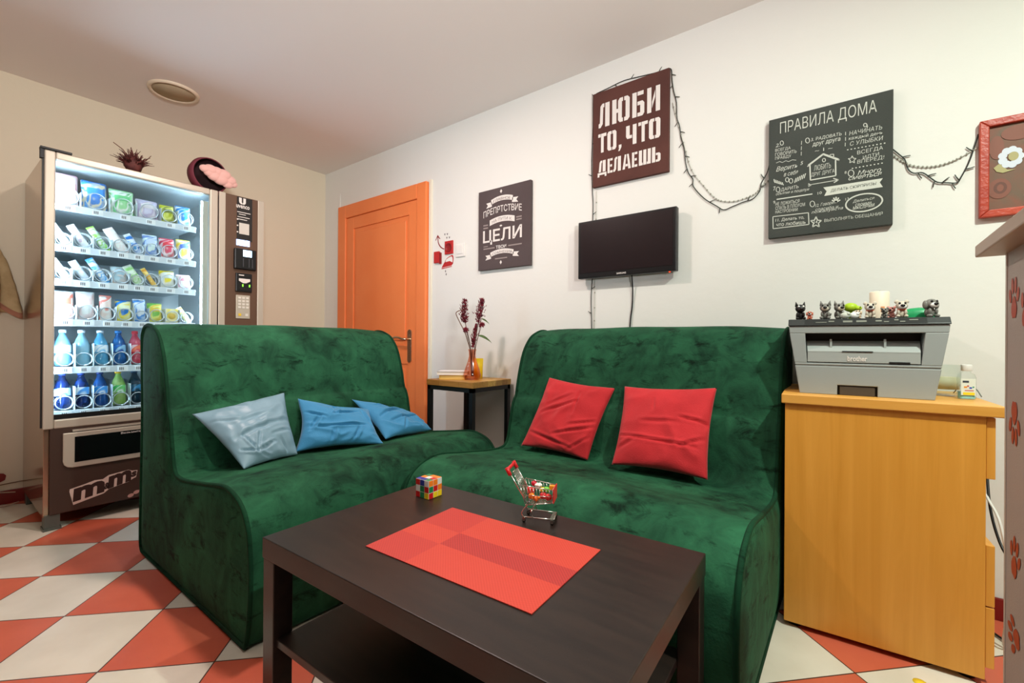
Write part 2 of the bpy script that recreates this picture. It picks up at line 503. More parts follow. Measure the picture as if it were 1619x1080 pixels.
sofa('sofa', 'green velvet armless sofa in front of the vending machine, with blue cushions', tr(-2.49, 0.595, 0, PI/2), 1.165, 'green velvet sofas')
sofa('sofa', 'green velvet armless sofa against the back wall, with two red cushions', tr(-1.37, 2.20, 0, 0), 1.166, 'green velvet sofas')

def cushion(label, cs, T, m, seed, group, wr=0.006, pinch=0.06, wsc=9.0, N=56, dents=(), creases=(), pw=0.5):
    TL, TR, BR, BL = [Vector(c) for c in cs]
    nrm = (TR-TL).cross(BL-TL).normalized()
    if nrm.dot(Vector((0.3, -0.5, 0.8))) < 0 and nrm.dot(Vector((0, 0, 0.93))-TL) < 0: nrm = -nrm
    off = Vector((seed*7.3, seed*3.1, seed*1.7))
    def P(u, v, side):
        uu = u+pinch*math.sin(PI*v)*(0.5-u)*2*abs(2*u-1)**2
        vv = v+pinch*math.sin(PI*u)*(0.5-v)*2*abs(2*v-1)**2
        p = (TL*(1-uu)+TR*uu)*(1-vv)+(BL*(1-uu)+BR*uu)*vv
        e = max(0, 16*u*(1-u)*v*(1-v))
        h = T*e**pw
        q = Vector((u*wsc*0.6, v*wsc*0.6, 0))+off
        ridge = 1-abs(noise.noise(q+Vector((noise.noise(q*0.6), noise.noise(q*0.6+off), 0))*0.9))*2.2
        w = wr*(ridge*1.6+noise.noise(q*2.1)*0.7)
        edge = min(1, e*4)
        h2 = h+w*edge
        for (du, dv, r, a) in dents:
            h2 -= a*math.exp(-((u-du)**2+(v-dv)**2)/(r*r))*edge
        for (u0, v0, u1, v1, cw, a) in creases:
            dx, dy = u1-u0, v1-v0; L2 = dx*dx+dy*dy
            k = min(1, max(0, ((u-u0)*dx+(v-v0)*dy)/L2))
            sd_ = ((u-u0)*dy-(v-v0)*dx)/math.sqrt(L2); dd = math.hypot(u-u0-k*dx, v-v0-k*dy)
            if dd > 5*cw: continue
            tp = 0.35+0.65*math.sin(PI*k)
            h2 += a*tp*(-math.exp(-(dd/cw)**2)+0.75*math.exp(-((abs(dd)-1.7*cw)/(0.9*cw))**2)*(1 if sd_ > 0 else 0.35))*min(1, e*5)
        wav = wr*0.9*noise.noise(q*1.4+Vector((5, 5, 5)))*(1-edge)
        return p+nrm*(side*max(h2, -0.4*T)+wav)
    vs = []; idx = {}
    for j in range(N+1):
        for i in range(N+1):
            idx[(i, j, 1)] = len(vs); vs.append(P(i/N, j/N, 1))
    for j in range(N+1):
        for i in range(N+1):
            if i in (0, N) or j in (0, N): idx[(i, j, -1)] = idx[(i, j, 1)]
            else: idx[(i, j, -1)] = len(vs); vs.append(P(i/N, j/N, -0.8))
    fs = []
    for j in range(N):
        for i in range(N):
            fs.append((idx[(i, j, 1)], idx[(i, j+1, 1)], idx[(i+1, j+1, 1)], idx[(i+1, j, 1)]))
            fs.append((idx[(i, j, -1)], idx[(i+1, j, -1)], idx[(i+1, j+1, -1)], idx[(i, j+1, -1)]))
    o = MB().add(vs, fs, 0, True).obj('cushion', m)
    return tag(o, label, 'cushion', group)
cushion('left red cushion, tilted, on the back-wall sofa', [(-1.174, 1.855, 0.759), (-0.831, 1.85, 0.731), (-0.892, 1.715, 0.432), (-1.235, 1.71, 0.446)], 0.040, RED_FAB, 1, 'red cushions', wr=0.0035, wsc=6, pinch=0.03, creases=((.60, .15, .62, .46, .018, .008), (.15, .52, .62, .28, .02, .009), (.20, .40, .50, .20, .02, .005), (.45, .78, .97, .58, .018, .009), (.62, .62, .95, .50, .016, .007), (.08, .80, .75, .92, .02, .007), (.70, .95, .95, .72, .016, .006)))
cushion('right red cushion, upright, nearer the printer', [(-0.782, 1.84, 0.742), (-0.411, 1.835, 0.761), (-0.404, 1.675, 0.452), (-0.765, 1.675, 0.445)], 0.045, RED_FAB, 2, 'red cushions', wr=0.0035, wsc=5, pinch=0.03, dents=((1.0, .45, .06, .03),), creases=((.06, .66, .90, .71, .014, .010), (.70, .40, 1.0, .44, .016, .010), (.30, .48, .70, .46, .02, .006), (.72, .72, .98, .60, .016, .007), (.40, .18, .42, .34, .015, .005), (.05, .82, .25, .70, .02, .006)))
cushion('pale grey-blue satin cushion at the near end of the left sofa', [(-2.08, 0.658, 0.636), (-2.10, 1.032, 0.69), (-1.915, 1.0, 0.436), (-1.85, 0.757, 0.438)], 0.056, SATIN, 3, 'blue cushions', wr=0.005, wsc=6, pinch=0.03, pw=0.6, creases=((.12, .62, .95, .50, .03, .010), (.30, .88, .22, .60, .016, .012), (.30, .88, .10, .78, .016, .012), (.30, .88, .45, .62, .018, .012), (.30, .88, .62, .80, .018, .011), (.34, .92, .55, 1.0, .016, .008), (.80, .98, .72, .78, .018, .010), (.05, .25, .30, .38, .02, .007), (.20, .42, .70, .36, .03, .006), (.60, .70, .95, .66, .02, .007)))
cushion('crumpled bright blue cushion in the middle of the left sofa', [(-2.085, 1.087, 0.657), (-2.0, 1.42, 0.576), (-1.77, 1.34, 0.444), (-1.95, 1.007, 0.440)], 0.052, BLUE_FAB, 4, 'blue cushions', wr=0.006, wsc=6, pinch=0.06, dents=((0.45, 0.0, 0.16, 0.03),), creases=((.48, .02, .42, .34, .022, .016), (.40, .36, .75, .22, .025, .012), (.22, .40, .10, .66, .025, .012), (.22, .62, .80, .58, .022, .014), (.40, .66, .36, .96, .02, .013), (.72, .62, .60, .96, .02, .012), (.80, .18, .92, .60, .022, .010), (.04, .30, .30, .42, .02, .010)))
cushion('bright blue cushion lying at the far end of the left sofa', [(-2.085, 1.373, 0.626), (-2.02, 1.75, 0.488), (-1.83, 1.70, 0.450), (-1.825, 1.393, 0.449)], 0.048, BLUE_FAB, 5, 'blue cushions', wr=0.005, wsc=6, pinch=0.05, creases=((.10, .55, .62, .22, .025, .013), (.25, .68, .92, .42, .022, .012), (.72, .50, .78, .88, .02, .010), (.15, .25, .50, .12, .02, .008), (.40, .92, .50, .66, .02, .010)))

# ================================================================== COFFEE TABLE
TM = tr(-0.7065, 0.802, 0, math.radians(1.9))
t = thing('coffee_table', 'black-brown square-legged coffee table with a lower shelf', 'table', (-0.7065, 0.802, 0))
MB(TM).box(-0.45, -0.275, 0.40, 0.45, 0.275, 0.45).obj('tabletop', DARKWOOD, t, bevel=0.002)
for sx in (-1, 1):
    for sy in (-1, 1):
        x0 = sx*0.45; y0 = sy*0.275
        MB(TM).box(x0-sx*0.002, y0-sy*0.002, 0, x0-sx*0.05, y0-sy*0.05, 0.40).obj('leg', DARKWOOD, t, bevel=0.002)
MB(TM).box(-0.40, -0.265, 0.195, 0.40, 0.265, 0.215).obj('shelf', DARKWOOD, t, bevel=0.002)

# placemat
PMT = tr(-0.683, 0.795, 0.45, math.radians(2.6))
def weave(name, c, c2):
    m, nt, bs = newmat(name)
    v = texco(nt, 'Object', (260, 260, 1))
    ch = nt.nodes.new('ShaderNodeTexChecker'); ch.inputs['Scale'].default_value = 1.0
    ch.inputs['Color1'].default_value = lin(c); ch.inputs['Color2'].default_value = lin(c2)
    nt.links.new(v, ch.inputs['Vector']); nt.links.new(ch.outputs['Color'], bs.inputs['Base Color'])
    bs.inputs['Roughness'].default_value = 0.6
    bump(nt, bs, ch.outputs['Fac'], 0.2, 0.001)
    return m
pm = MB(PMT)
us = [0, 0.07, 0.29, 1.0]; vs_ = [0, 0.36, 0.60, 1.0]
zones = {(0, 0): 1, (1, 0): 1, (2, 0): 0, (0, 1): 0, (1, 1): 0, (2, 1): 2, (0, 2): 1, (1, 2): 1, (2, 2): 0}
for i in range(3):
    for j in range(3):
        pm.box(-0.228+0.456*us[i], -0.15+0.30*vs_[j], 0.0004, -0.228+0.456*us[i+1], -0.15+0.30*vs_[j+1], 0.0022, zones[(i, j)])
tag(pm.obj('placemat', [weave('red_weave', (198, 64, 48), (188, 55, 40)), weave('dull_red_weave', (188, 54, 44), (174, 46, 40)), weave('ribbed_red_weave', (182, 50, 44), (154, 36, 34))]),
    'red woven placemat in the middle of the coffee table', 'placemat')

# puzzle cube
CM = tr(-1.050, 0.965, 0.4505, math.radians(92))
STK = {'W': (225, 225, 220), 'Y': (240, 205, 30), 'R': (200, 25, 25), 'O': (245, 130, 30), 'B': (25, 50, 150), 'G': (25, 130, 80)}
cmats = [mat('cube_white_body', (225, 222, 215), 0.4)]
ci = {}
for k, v in STK.items():
    ci[k] = len(cmats); cmats.append(mat('cube_sticker', v, 0.35))
cu = thing('puzzle_cube', 'scrambled colourful puzzle cube on the far corner of the coffee table', 'puzzle', (-1.050, 0.965, 0.4505))
MB(CM).box(-0.028, -0.028, 0, 0.028, 0.028, 0.056).obj('body', cmats[0], cu, bevel=0.0015)
fA = ['RBW', 'WGR', 'RGY']      # left face (facing camera-left), rows top to bottom
fB = ['OOW', 'GRO', 'RYY']      # right face
fT = ['BOG', 'BWO', 'GRO']
q = 0.056/3; g = 0.0008
for r in range(3):
    for c in range(3):
        z1 = 0.056-r*q-g; z0 = 0.056-(r+1)*q+g
        a0 = -0.028+c*q+g; a1 = -0.028+(c+1)*q-g
        MB(CM).box(-0.0286, -a1, z0, -0.0279, -a0, z1).obj('sticker', cmats[ci[fA[r][c]]], cu)
        MB(CM).box(a0, -0.0286, z0, a1, -0.0279, z1).obj('sticker', cmats[ci[fB[r][c]]], cu)
        b0 = 0.028-(r+1)*q+g; b1 = 0.028-r*q-g
        MB(CM).box(a0, b0, 0.0559, a1, b1, 0.0566).obj('sticker', cmats[ci[fT[r][c]]], cu)

# toy shopping cart (local x = length towards the front sign, y = width)
KM = tr(-0.676, 1.018, 0.4505, math.radians(22))
k = thing('toy_shopping_cart', 'small chrome toy shopping cart with red handle on the coffee table', 'toy cart', (-0.676, 1.018, 0.4505))
RED_PL = mat('red_plastic', (205, 36, 40), 0.35)
hw = 0.031
bs_ = MB(KM)
def bk(x, side, z):
    wv = hw-0.006*(0.5+x/0.09)*1.0
    return (x, side*wv, z)
TOPR = [(-0.045, 0.099), (0.043, 0.090)]; BOTR = [(-0.030, 0.046), (0.040, 0.056)]
def lerp(a, b, t): return a+(b-a)*t
for side in (-1, 1):
    bs_.tube([bk(TOPR[0][0], side, TOPR[0][1]), bk(TOPR[1][0], side, TOPR[1][1])], 0.0013, 6)
    bs_.tube([bk(BOTR[0][0], side, BOTR[0][1]), bk(BOTR[1][0], side, BOTR[1][1])], 0.0010, 6)
    bs_.tube([bk(lerp(-0.037, 0.042, 0), side, 0.072), bk(0.042, side, 0.073)], 0.0008, 5)
    for i in range(11):
        s_ = i/10
        bs_.tube([bk(lerp(TOPR[0][0], TOPR[1][0], s_), side, lerp(TOPR[0][1], TOPR[1][1], s_)), bk(lerp(BOTR[0][0], BOTR[1][0], s_), side, lerp(BOTR[0][1], BOTR[1][1], s_))], 0.0007, 5)
for i in range(8):
    y = -0.9+1.8*i/7
    bs_.tube([(BOTR[0][0], y*hw, BOTR[0][1]), (BOTR[1][0], y*(hw-0.006), BOTR[1][1])], 0.0007, 5)
for i in range(5):
    s_ = i/4
    x = lerp(BOTR[0][0], BOTR[1][0], s_); z = lerp(BOTR[0][1], BOTR[1][1], s_)
    bs_.tube([bk(x, -1, z), bk(x, 1, z)], 0.0008, 5)
for s_ in (0, 0.5, 1):
    z = lerp(BOTR[1][1], TOPR[1][1], s_); bs_.tube([bk(0.042, -1, z), bk(0.042, 1, z)], 0.001, 5)
bs_.obj('basket', CHROME, k)
rg = MB(KM)                                     # slanted rear grid between the handle arms
for i in range(6):
    y = (-0.8+1.6*i/5)*hw; rg.tube([(-0.066, y*0.85, 0.130), (-0.040, y, 0.080), (-0.031, y, 0.048)], 0.0007, 5)
for i in range(7):
    s_ = i/6; rg.tube([(lerp(-0.066, -0.033, s_), -hw*0.85, lerp(0.130, 0.062, s_)), (lerp(-0.066, -0.033, s_), hw*0.85, lerp(0.130, 0.062, s_))], 0.0007, 5)
rg.obj('rear_gate', CHROME, k)
for side in (-1, 1):
    MB(KM).tube([(-0.078, side*0.034, 0.138), (-0.050, side*0.034, 0.094), (-0.022, side*0.033, 0.050)], 0.0020, 8).obj('handle_arm', CHROME, k)
MB(KM).tube([(-0.078, -0.039, 0.138), (-0.078, 0.039, 0.138)], 0.0045, 12).tube([(-0.081, -0.036, 0.143), (-0.070, -0.036, 0.124)], 0.0052, 10).tube([(-0.081, 0.036, 0.143), (-0.070, 0.036, 0.124)], 0.0052, 10).obj('handle', RED_PL, k)
MB(KM).box(0.0435, -0.027, 0.055, 0.0462, 0.027, 0.094).obj('sign_plate', RED_PL, k, bevel=0.002)
cf = MB(KM)
for side in (-1, 1):
    cf.tube([(-0.036, side*0.028, 0.014), (0.046, side*0.026, 0.014)], 0.0018, 8)
    cf.tube(crom([(-0.036, side*0.028, 0.014), (-0.040, side*0.028, 0.024), (-0.032, side*0.028, 0.038), (-0.024, side*0.029, 0.047)]), 0.0016, 7)
    cf.tube([(-0.010, side*0.028, 0.014), (-0.016, side*0.026, 0.032), (-0.002, side*0.025, 0.051)], 0.0014, 7)
cf.tube([(0.046, -0.026, 0.014), (0.046, 0.026, 0.014)], 0.0018, 8).tube([(-0.014, -0.026, 0.030), (-0.014, 0.026, 0.030)], 0.0013, 7)
cf.box(0.036, -0.026, 0.0125, 0.047, 0.026, 0.0155)
cf.obj('frame', CHROME, k)
for x in (-0.034, 0.042):
    for side in (-1, 1):
        w = MB(KM).cyl((x, side*0.027-0.003, 0.0055), (x, side*0.027+0.003, 0.0055), 0.0052, n=14).obj('wheel', BLACK, k)
        MB(KM).box(x-0.004, side*0.027-0.0045, 0.004, x+0.004, side*0.027-0.0033, 0.013).box(x-0.004, side*0.027+0.0033, 0.004, x+0.004, side*0.027+0.0045, 0.013).obj('fork', CHROME, w)
GR = [('toy_orange', (240, 130, 20), 'e', (-0.016, -0.013, 0.066), 0.009, 'orange toy fruit beside the near side bars of the toy cart'),
      ('toy_orange', (235, 110, 25), 'e', (-0.004, -0.014, 0.060), 0.008, 'deeper orange toy fruit low in the toy cart basket'),
      ('toy_carrot', (245, 140, 40), 'c', (0.006, -0.012, 0.062), 0.007, 'orange toy carrot lying in the toy cart'),
      ('toy_apple', (190, 20, 30), 'e', (0.014, -0.008, 0.068), 0.010, 'dark red toy apple at the front of the toy cart'),
      ('toy_tomato', (210, 35, 35), 'e', (0.028, -0.010, 0.066), 0.010, 'bright red toy tomato against the red sign plate of the toy cart'),
      ('toy_pack', (205, 60, 55), 'b', (-0.022, 0.004, 0.076), 0.010, 'coral red toy pack at the rear of the toy cart'),
      ('toy_berry', (190, 20, 45), 'e', (-0.016, 0.014, 0.092), 0.008, 'crimson toy berry on top near the cart rear gate'),
      ('toy_star', (235, 232, 225), 's', (-0.003, 0.010, 0.090), 0.010, 'white toy flower on top of the toy groceries'),
      ('toy_lettuce', (110, 190, 60), 'e', (0.020, 0.008, 0.080), 0.009, 'lime green toy lettuce on top of the toy groceries'),
      ('toy_lemon', (235, 200, 70), 'e', (0.008, 0.011, 0.078), 0.008, 'yellow toy lemon beside the green toy lettuce'),
      ('toy_cheese', (240, 150, 40), 'b', (0.035, 0.014, 0.085), 0.008, 'orange toy block at the far front corner of the toy cart')]
for nm, c, kd, p, r, lb in GR:
    mb = MB(KM); mm = mat(nm, c, 0.4)
    if kd == 'e': mb.ell(p, r, r*0.95, r*0.9, n=14, m=8)
    elif kd == 'c': mb.cyl((p[0]-r, p[1], p[2]), (p[0]+r*1.4, p[1], p[2]+0.004), r*0.8, 0.001, n=12)
    elif kd == 'b': mb.box(p[0]-r, p[1]-r*0.7, p[2]-r*0.8, p[0]+r, p[1]+r*0.7, p[2]+r*0.8)
    else:
        for i in range(5):
            a = 2*PI*i/5; mb.ell((p[0]+0.6*r*math.cos(a), p[1]+0.6*r*math.sin(a), p[2]), r*0.5, r*0.5, r*0.45, n=10, m=6)
        mb.ell(p, r*0.5, r*0.5, r*0.5, n=10, m=6)
    o = mb.obj(nm, mm, bevel=0.002 if kd == 'b' else 0); tag(o, lb, 'toy food', 'toy groceries in the cart')
    if kd == 'e': MB(KM).cyl((p[0], p[1], p[2]+r*0.8), (p[0]+0.001, p[1], p[2]+r*1.15), 0.0009, n=6).obj('stalk', mat('toy_stalk', (70, 110, 40), 0.5), o)

# ================================================================== SIDE TABLE
SX0, SX1, SY0, SY1, SZ = -2.035, -1.665, 1.845, 2.195, 0.705
t = thing('side_table', 'small square side table with wooden top and black metal legs beside the door', 'table', ((SX0+SX1)/2, (SY0+SY1)/2, 0))
MB().box(SX0, SY0, SZ-0.034, SX1, SY1, SZ).obj('tabletop', BLOCK, t, bevel=0.002)
fr = MB(); zf = SZ-0.034; w = 0.025
fr.box(SX0+0.004, SY0+0.004, zf-w, SX1-0.004, SY0+0.004+w, zf).box(SX0+0.004, SY1-0.004-w, zf-w, SX1-0.004, SY1-0.004, zf)
fr.box(SX0+0.004, SY0+0.004, zf-w, SX0+0.004+w, SY1-0.004, zf).box(SX1-0.004-w, SY0+0.004, zf-w, SX1-0.004, SY1-0.004, zf)
fr.obj('top_frame', BLACK_METAL, t)
for x in (SX0+0.004, SX1-0.004-w):
    for y in (SY0+0.004, SY1-0.004-w):
        MB().box(x, y, 0, x+w, y+w, zf-w).obj('leg', BLACK_METAL, t)
def book(name, label, M, L, W, T, cov, pages):
    b = thing(name, label, 'book', M @ Vector((0, 0, 0)), 'books on the side table')
    MB(M).box(-L/2, -W/2, 0, L/2, W/2, 0.002).box(-L/2, -W/2, T-0.002, L/2, W/2, T).box(-L/2, -W/2, 0, -L/2+0.003, W/2, T).obj('cover', mat('book_cover', cov, 0.5), b)
    MB(M).box(-L/2+0.003, -W/2+0.004, 0.002, L/2-0.004, W/2-0.004, T-0.002).obj('pages', mat('book_pages', pages, 0.9, bmp=0.3, bscale=300, stretch=(1, 1, 20)), b)
book('book', 'yellow book at the bottom of the small stack on the side table', tr(-1.925, 1.965, SZ, math.radians(33)), 0.155, 0.11, 0.026, (224, 180, 60), (225, 190, 110))
book('book', 'white paperback lying on top of the yellow book', tr(-1.93, 1.968, SZ+0.0262, math.radians(36)), 0.185, 0.125, 0.022, (225, 222, 222), (232, 222, 208))
# yellow cup and vase
vy = 2.06
mb = MB(); mb.lathe((-1.842, vy+0.03, SZ), [(0.028, 0), (0.030, 0.06), (0.033, 0.122), (0.030, 0.122), (0.027, 0.06), (0.025, 0.006), (0, 0.005)], 28)
tag(mb.obj('cup', mat('yellow_plastic', (245, 205, 20), 0.4)), 'plain yellow cup behind the glass vase on the side table', 'cup')
VX, VY = -1.795, 1.985
VASE = pane('pink_glass', (251, 224, 212), 1.45)
mb = MB()
mb.lathe((VX, VY, SZ), [(0.0, 0.001), (0.040, 0.001), (0.050, 0.012), (0.052, 0.03), (0.043, 0.065), (0.028, 0.105), (0.020, 0.140), (0.021, 0.165), (0.025, 0.18),
                        (0.0235, 0.18), (0.0195, 0.165), (0.0185, 0.140), (0.0265, 0.105), (0.0415, 0.065), (0.050, 0.03), (0.047, 0.013), (0.03, 0.006), (0.0, 0.005)], 32, cap=False)
tag(mb.obj('glass_vase', VASE), 'pink tinted teardrop glass vase holding dried flowers', 'vase')
MAROON = mat('dried_maroon', (134, 30, 48), 0.8, c2=(92, 18, 32), nscale=60)
STEM = mat('dried_stem', (92, 60, 48), 0.8)
LEAF = mat('green_leaf', (112, 138, 84), 0.6)
Rr = Vector((math.cos(YAW), math.sin(YAW), 0))
def fl(dx, dz, dd=0.0): # offset from vase axis, sideways in metres
    return Vector((VX, VY, SZ))+Rr*dx+Vector((0, 0, dz))+Vector((-Rr.y, Rr.x, 0))*dd
def plume(label, path, r0, L0, seed):
    rnd = random.Random(seed)
    p = crom(path, 6)
    o = MB().tube(p, 0.0022, 6).obj('dried_plume', STEM); tag(o, label, 'dried flower', 'dried flowers in the vase')
    mb = MB(); n = len(p)
    for i in range(420):
        s_ = L0+(1-L0)*rnd.random()
        a = p[min(n-1, int(s_*(n-1)))]
        w = r0*(0.25+0.9*math.sin(PI*min(1, (s_-L0)/(1-L0)*0.9+0.08)))
        q = a+Vector((rnd.gauss(0, 1), rnd.gauss(0, 1), rnd.gauss(0, 0.6)))*w*0.42
        d = (q-a)*0.25+Vector((0, 0, 0.010))
        mb.tube([q, q+d*0.6+Vector((rnd.uniform(-1, 1), rnd.uniform(-1, 1), 0))*0.002, q+d], 0.0026, 4, r_end=0.0006)
    mb.obj('flower_head', MAROON, o)
plume('left maroon dried plume leaning left out of the vase', [fl(0.0, 0.02), fl(-0.006, 0.17), fl(-0.035, 0.30), fl(-0.050, 0.38), fl(-0.045, 0.475)], 0.024, 0.62, 3)
plume('right maroon dried plume, tallest on the right of the vase', [fl(0.006, 0.02), fl(0.012, 0.17), fl(0.030, 0.31), fl(0.045, 0.40), fl(0.058, 0.480)], 0.024, 0.58, 4)
plume('middle maroon dried plume rising behind the others', [fl(-0.004, 0.02, 0.01), fl(0.0, 0.16, 0.005), fl(0.010, 0.25, 0.02), fl(0.020, 0.33, 0.03)], 0.014, 0.45, 9)
def pom(label, path, seed):
    rnd = random.Random(seed); p = crom(path, 5)
    o = MB().tube(p, 0.0016, 5).obj('dried_flower', STEM); tag(o, label, 'dried flower', 'dried flowers in the vase')
    mb = MB(); c = p[-1]
    for i in range(90):
        d = Vector((rnd.gauss(0, 1), rnd.gauss(0, 1), rnd.gauss(0, 1))).normalized()
        mb.tube([c, c+d*0.012, c+d*0.020+Vector((0, 0, -0.002))], 0.003, 4, r_end=0.0006)
    mb.obj('flower_head', MAROON, o)
pom('round dried flower head low on the left of the bunch', [fl(-0.002, 0.03, -0.01), fl(-0.010, 0.17, -0.008), fl(-0.036, 0.295, -0.03)], 5)
pom('round dried flower head on the right of the bunch', [fl(0.004, 0.03, -0.012), fl(0.014, 0.17, -0.006), fl(0.056, 0.325, -0.02)], 6)
def leaf(mb, a, d, L, W, droop):
    a = Vector(a); d = Vector(d).normalized(); sd = d.cross(Vector((0, 0, 1))).normalized()
    def f(u, v):
        wv = W*math.sin(PI*min(0.999, u**0.8))
        return a+d*L*u+Vector((0, 0, -droop*L*u*u))+sd*(0.35)*wv*(v-0.5)+Vector((0, 0, wv*(v-0.5)))
    mb.grid(f, 10, 2)
    mb.grid(lambda u, v: f(u, 1-v)+Vector((0, 0, -0.0006)), 10, 2)
s_ = MB().tube(crom([fl(0.003, 0.02, 0.012), fl(0.014, 0.16, 0.01), fl(0.034, 0.27, 0.02), fl(0.05, 0.36, 0.02)], 5), 0.0016, 5).obj('leaf_sprig', STEM)
tag(s_, 'stem with long green leaves on the right of the dried bunch', 'leaf', 'dried flowers in the vase')
for a, dz, L, W in ((fl(0.030, 0.262, 0.02), 0.02, 0.085, 0.016), (fl(0.05, 0.362, 0.02), -0.1, 0.05, 0.010)):
    mb = MB(); leaf(mb, a, Rr+Vector((0, 0, dz)), L, W, 0.55); mb.obj('leaf', LEAF, s_)
tw = MB().tube(crom([fl(-0.004, 0.02, 0.008), fl(-0.014, 0.17, 0.005), fl(-0.030, 0.235, 0), fl(-0.045, 0.28, 0), fl(-0.068, 0.325, 0), fl(-0.088, 0.365, 0), fl(-0.098, 0.392, 0), fl(-0.085, 0.405, 0), fl(-0.060, 0.412, 0), fl(-0.045, 0.40, 0)], 6), 0.0028, 5).obj('curly_twig', mat('wavy_grass', (120, 88, 70), 0.8))
tag(tw, 'curly brown twig bending out to the left of the vase', 'twig', 'dried flowers in the vase')

# ================================================================== WALL ART
WP = YB
def canvas(name, label, x0, x1, z0, z1, th, base, shade):
    t = thing(name, label, 'poster', ((x0+x1)/2, WP, z0))
    MB().box(x0, WP-th, z0, x1, WP-0.001, z1).obj('canvas', mat('poster_canvas', base, 0.85, c2=shade, nscale=3, bmp=0.35, bscale=350), t, bevel=0.002)
    def at(u, v): return Vector((x0+(x1-x0)*u, WP-th-0.0012, z1-(z1-z0)*v))
    return t, at, x1-x0, z1-z0
INK = mat('off_white_print', (226, 220, 214), 0.8)
LETTERS = {
 'Л': [[(0, 0), (.16, 0), (.34, .14), (.38, .84), (.46, .84), (.46, 1), (.3, 1), (.14, .9), (.10, .2), (0, .17)], [(.54, 0), (.9, 0), (.9, 1), (.54, 1)]],
 'Ю': [[(0, 0), (.25, 0), (.25, 1), (0, 1)], [(.25, .42), (.34, .42), (.34, .58), (.25, .58)], [(.34, .1), (.34, .9), (.44, 1), (.62, 1), (.62, .84), (.56, .84), (.56, .16), (.62, .16), (.62, 0), (.44, 0)], [(.69, 0), (.88, 0), (1, .1), (1, .9), (.88, 1), (.69, 1), (.69, .84), (.77, .84), (.77, .16), (.69, .16)]],
 'Б': [[(0, 0), (.36, 0), (.36, 1), (0, 1)], [(.43, .84), (.93, .84), (.93, 1), (.43, 1)], [(.43, 0), (.85, 0), (1, .1), (1, .5), (.85, .6), (.43, .6), (.43, .45), (.66, .45), (.66, .15), (.43, .15)]],
 'И': [[(0, 0), (.33, 0), (.33, 1), (0, 1)], [(.67, 0), (1, 0), (1, 1), (.67, 1)], [(.38, .16), (.38, .42), (.62, .86), (.62, .58)]],
 'Т': [[(0, .83), (.3, .83), (.3, 1), (0, 1)], [(.35, 0), (.68, 0), (.68, .83), (1, .83), (1, 1), (.35, 1)]],
 'О': [[(0, .1), (0, .9), (.14, 1), (.46, 1), (.46, .84), (.36, .84), (.36, .16), (.46, .16), (.46, 0), (.14, 0)], [(.54, 0), (.86, 0), (1, .1), (1, .9), (.86, 1), (.54, 1), (.54, .84), (.64, .84), (.64, .16), (.54, .16)]],
 ',': [[(.3, .16), (.9, .16), (.9, .02), (.5, -.16), (.2, -.16), (.4, 0), (.3, 0)]],
 'Ч': [[(0, .45), (0, 1), (.34, 1), (.34, .5), (.56, .5), (.56, .34), (.12, .34)], [(.63, 0), (.98, 0), (.98, 1), (.63, 1)]],
 'Д': [[(0, -.14), (0, .15), (1, .15), (1, -.14), (.8, -.14), (.8, 0), (.2, 0), (.2, -.14)], [(.12, .2), (.38, .2), (.44, .84), (.5, .84), (.5, 1), (.34, 1), (.22, .88)], [(.57, .2), (.9, .2), (.9, 1), (.57, 1)]],
 'Е': [[(0, 0), (.42, 0), (.42, 1), (0, 1)], [(.5, .84), (1, .84), (1, 1), (.5, 1)], [(.5, .42), (.9, .42), (.9, .58), (.5, .58)], [(.5, 0), (1, 0), (1, .16), (.5, .16)]],
 'А': [[(0, 0), (.3, 0), (.46, 1), (.26, 1)], [(.54, 1), (.74, 1), (1, 0), (.7, 0)], [(.35, .18), (.65, .18), (.62, .34), (.39, .34)]],
 'Ш': [[(0, 0), (.26, 0), (.26, 1), (0, 1)], [(.37, 0), (.63, 0), (.63, 1), (.37, 1)], [(.74, 0), (1, 0), (1, 1), (.74, 1)], [(.26, 0), (.33, 0), (.33, .16), (.26, .16)], [(.67, 0), (.74, 0), (.74, .16), (.67, .16)]],
 'Ь': [[(0, 0), (.38, 0), (.38, 1), (0, 1)], [(.45, 0), (.85, 0), (1, .1), (1, .48), (.85, .58), (.45, .58), (.45, .44), (.66, .44), (.66, .15), (.45, .15)]]}
t, at, W_, H_ = canvas('poster', 'brown canvas with large white stencil lettering above the television', -1.125, -0.718, 1.765, 2.268, 0.022, (92, 54, 46), (78, 44, 38))
mb = MB()
def glyph(ch, u0, u1, v0, v1):
    for poly in LETTERS[ch]:
        mb.poly([at(u0+(u1-u0)*x, v1-(v1-v0)*y) for x, y in poly])
def line_done():
    global mb
    mb.obj('lettering', INK, t); mb = MB()
for ch, a, b in (('Л', .085, .255), ('Ю', .275, .51), ('Б', .545, .70), ('И', .735, .895)): glyph(ch, a, b, .135, .385)
line_done()
for ch, a, b in (('Т', .08, .195), ('О', .21, .335), (',', .35, .41), ('Ч', .465, .605), ('Т', .625, .745), ('О', .76, .90)): glyph(ch, a, b, .45, .65)
line_done()
for ch, a, b in (('Д', .075, .20), ('Е', .215, .285), ('Л', .295, .41), ('А', .42, .53), ('Е', .545, .615), ('Ш', .635, .785), ('Ь', .80, .905)): glyph(ch, a, b, .735, .885)
line_done()

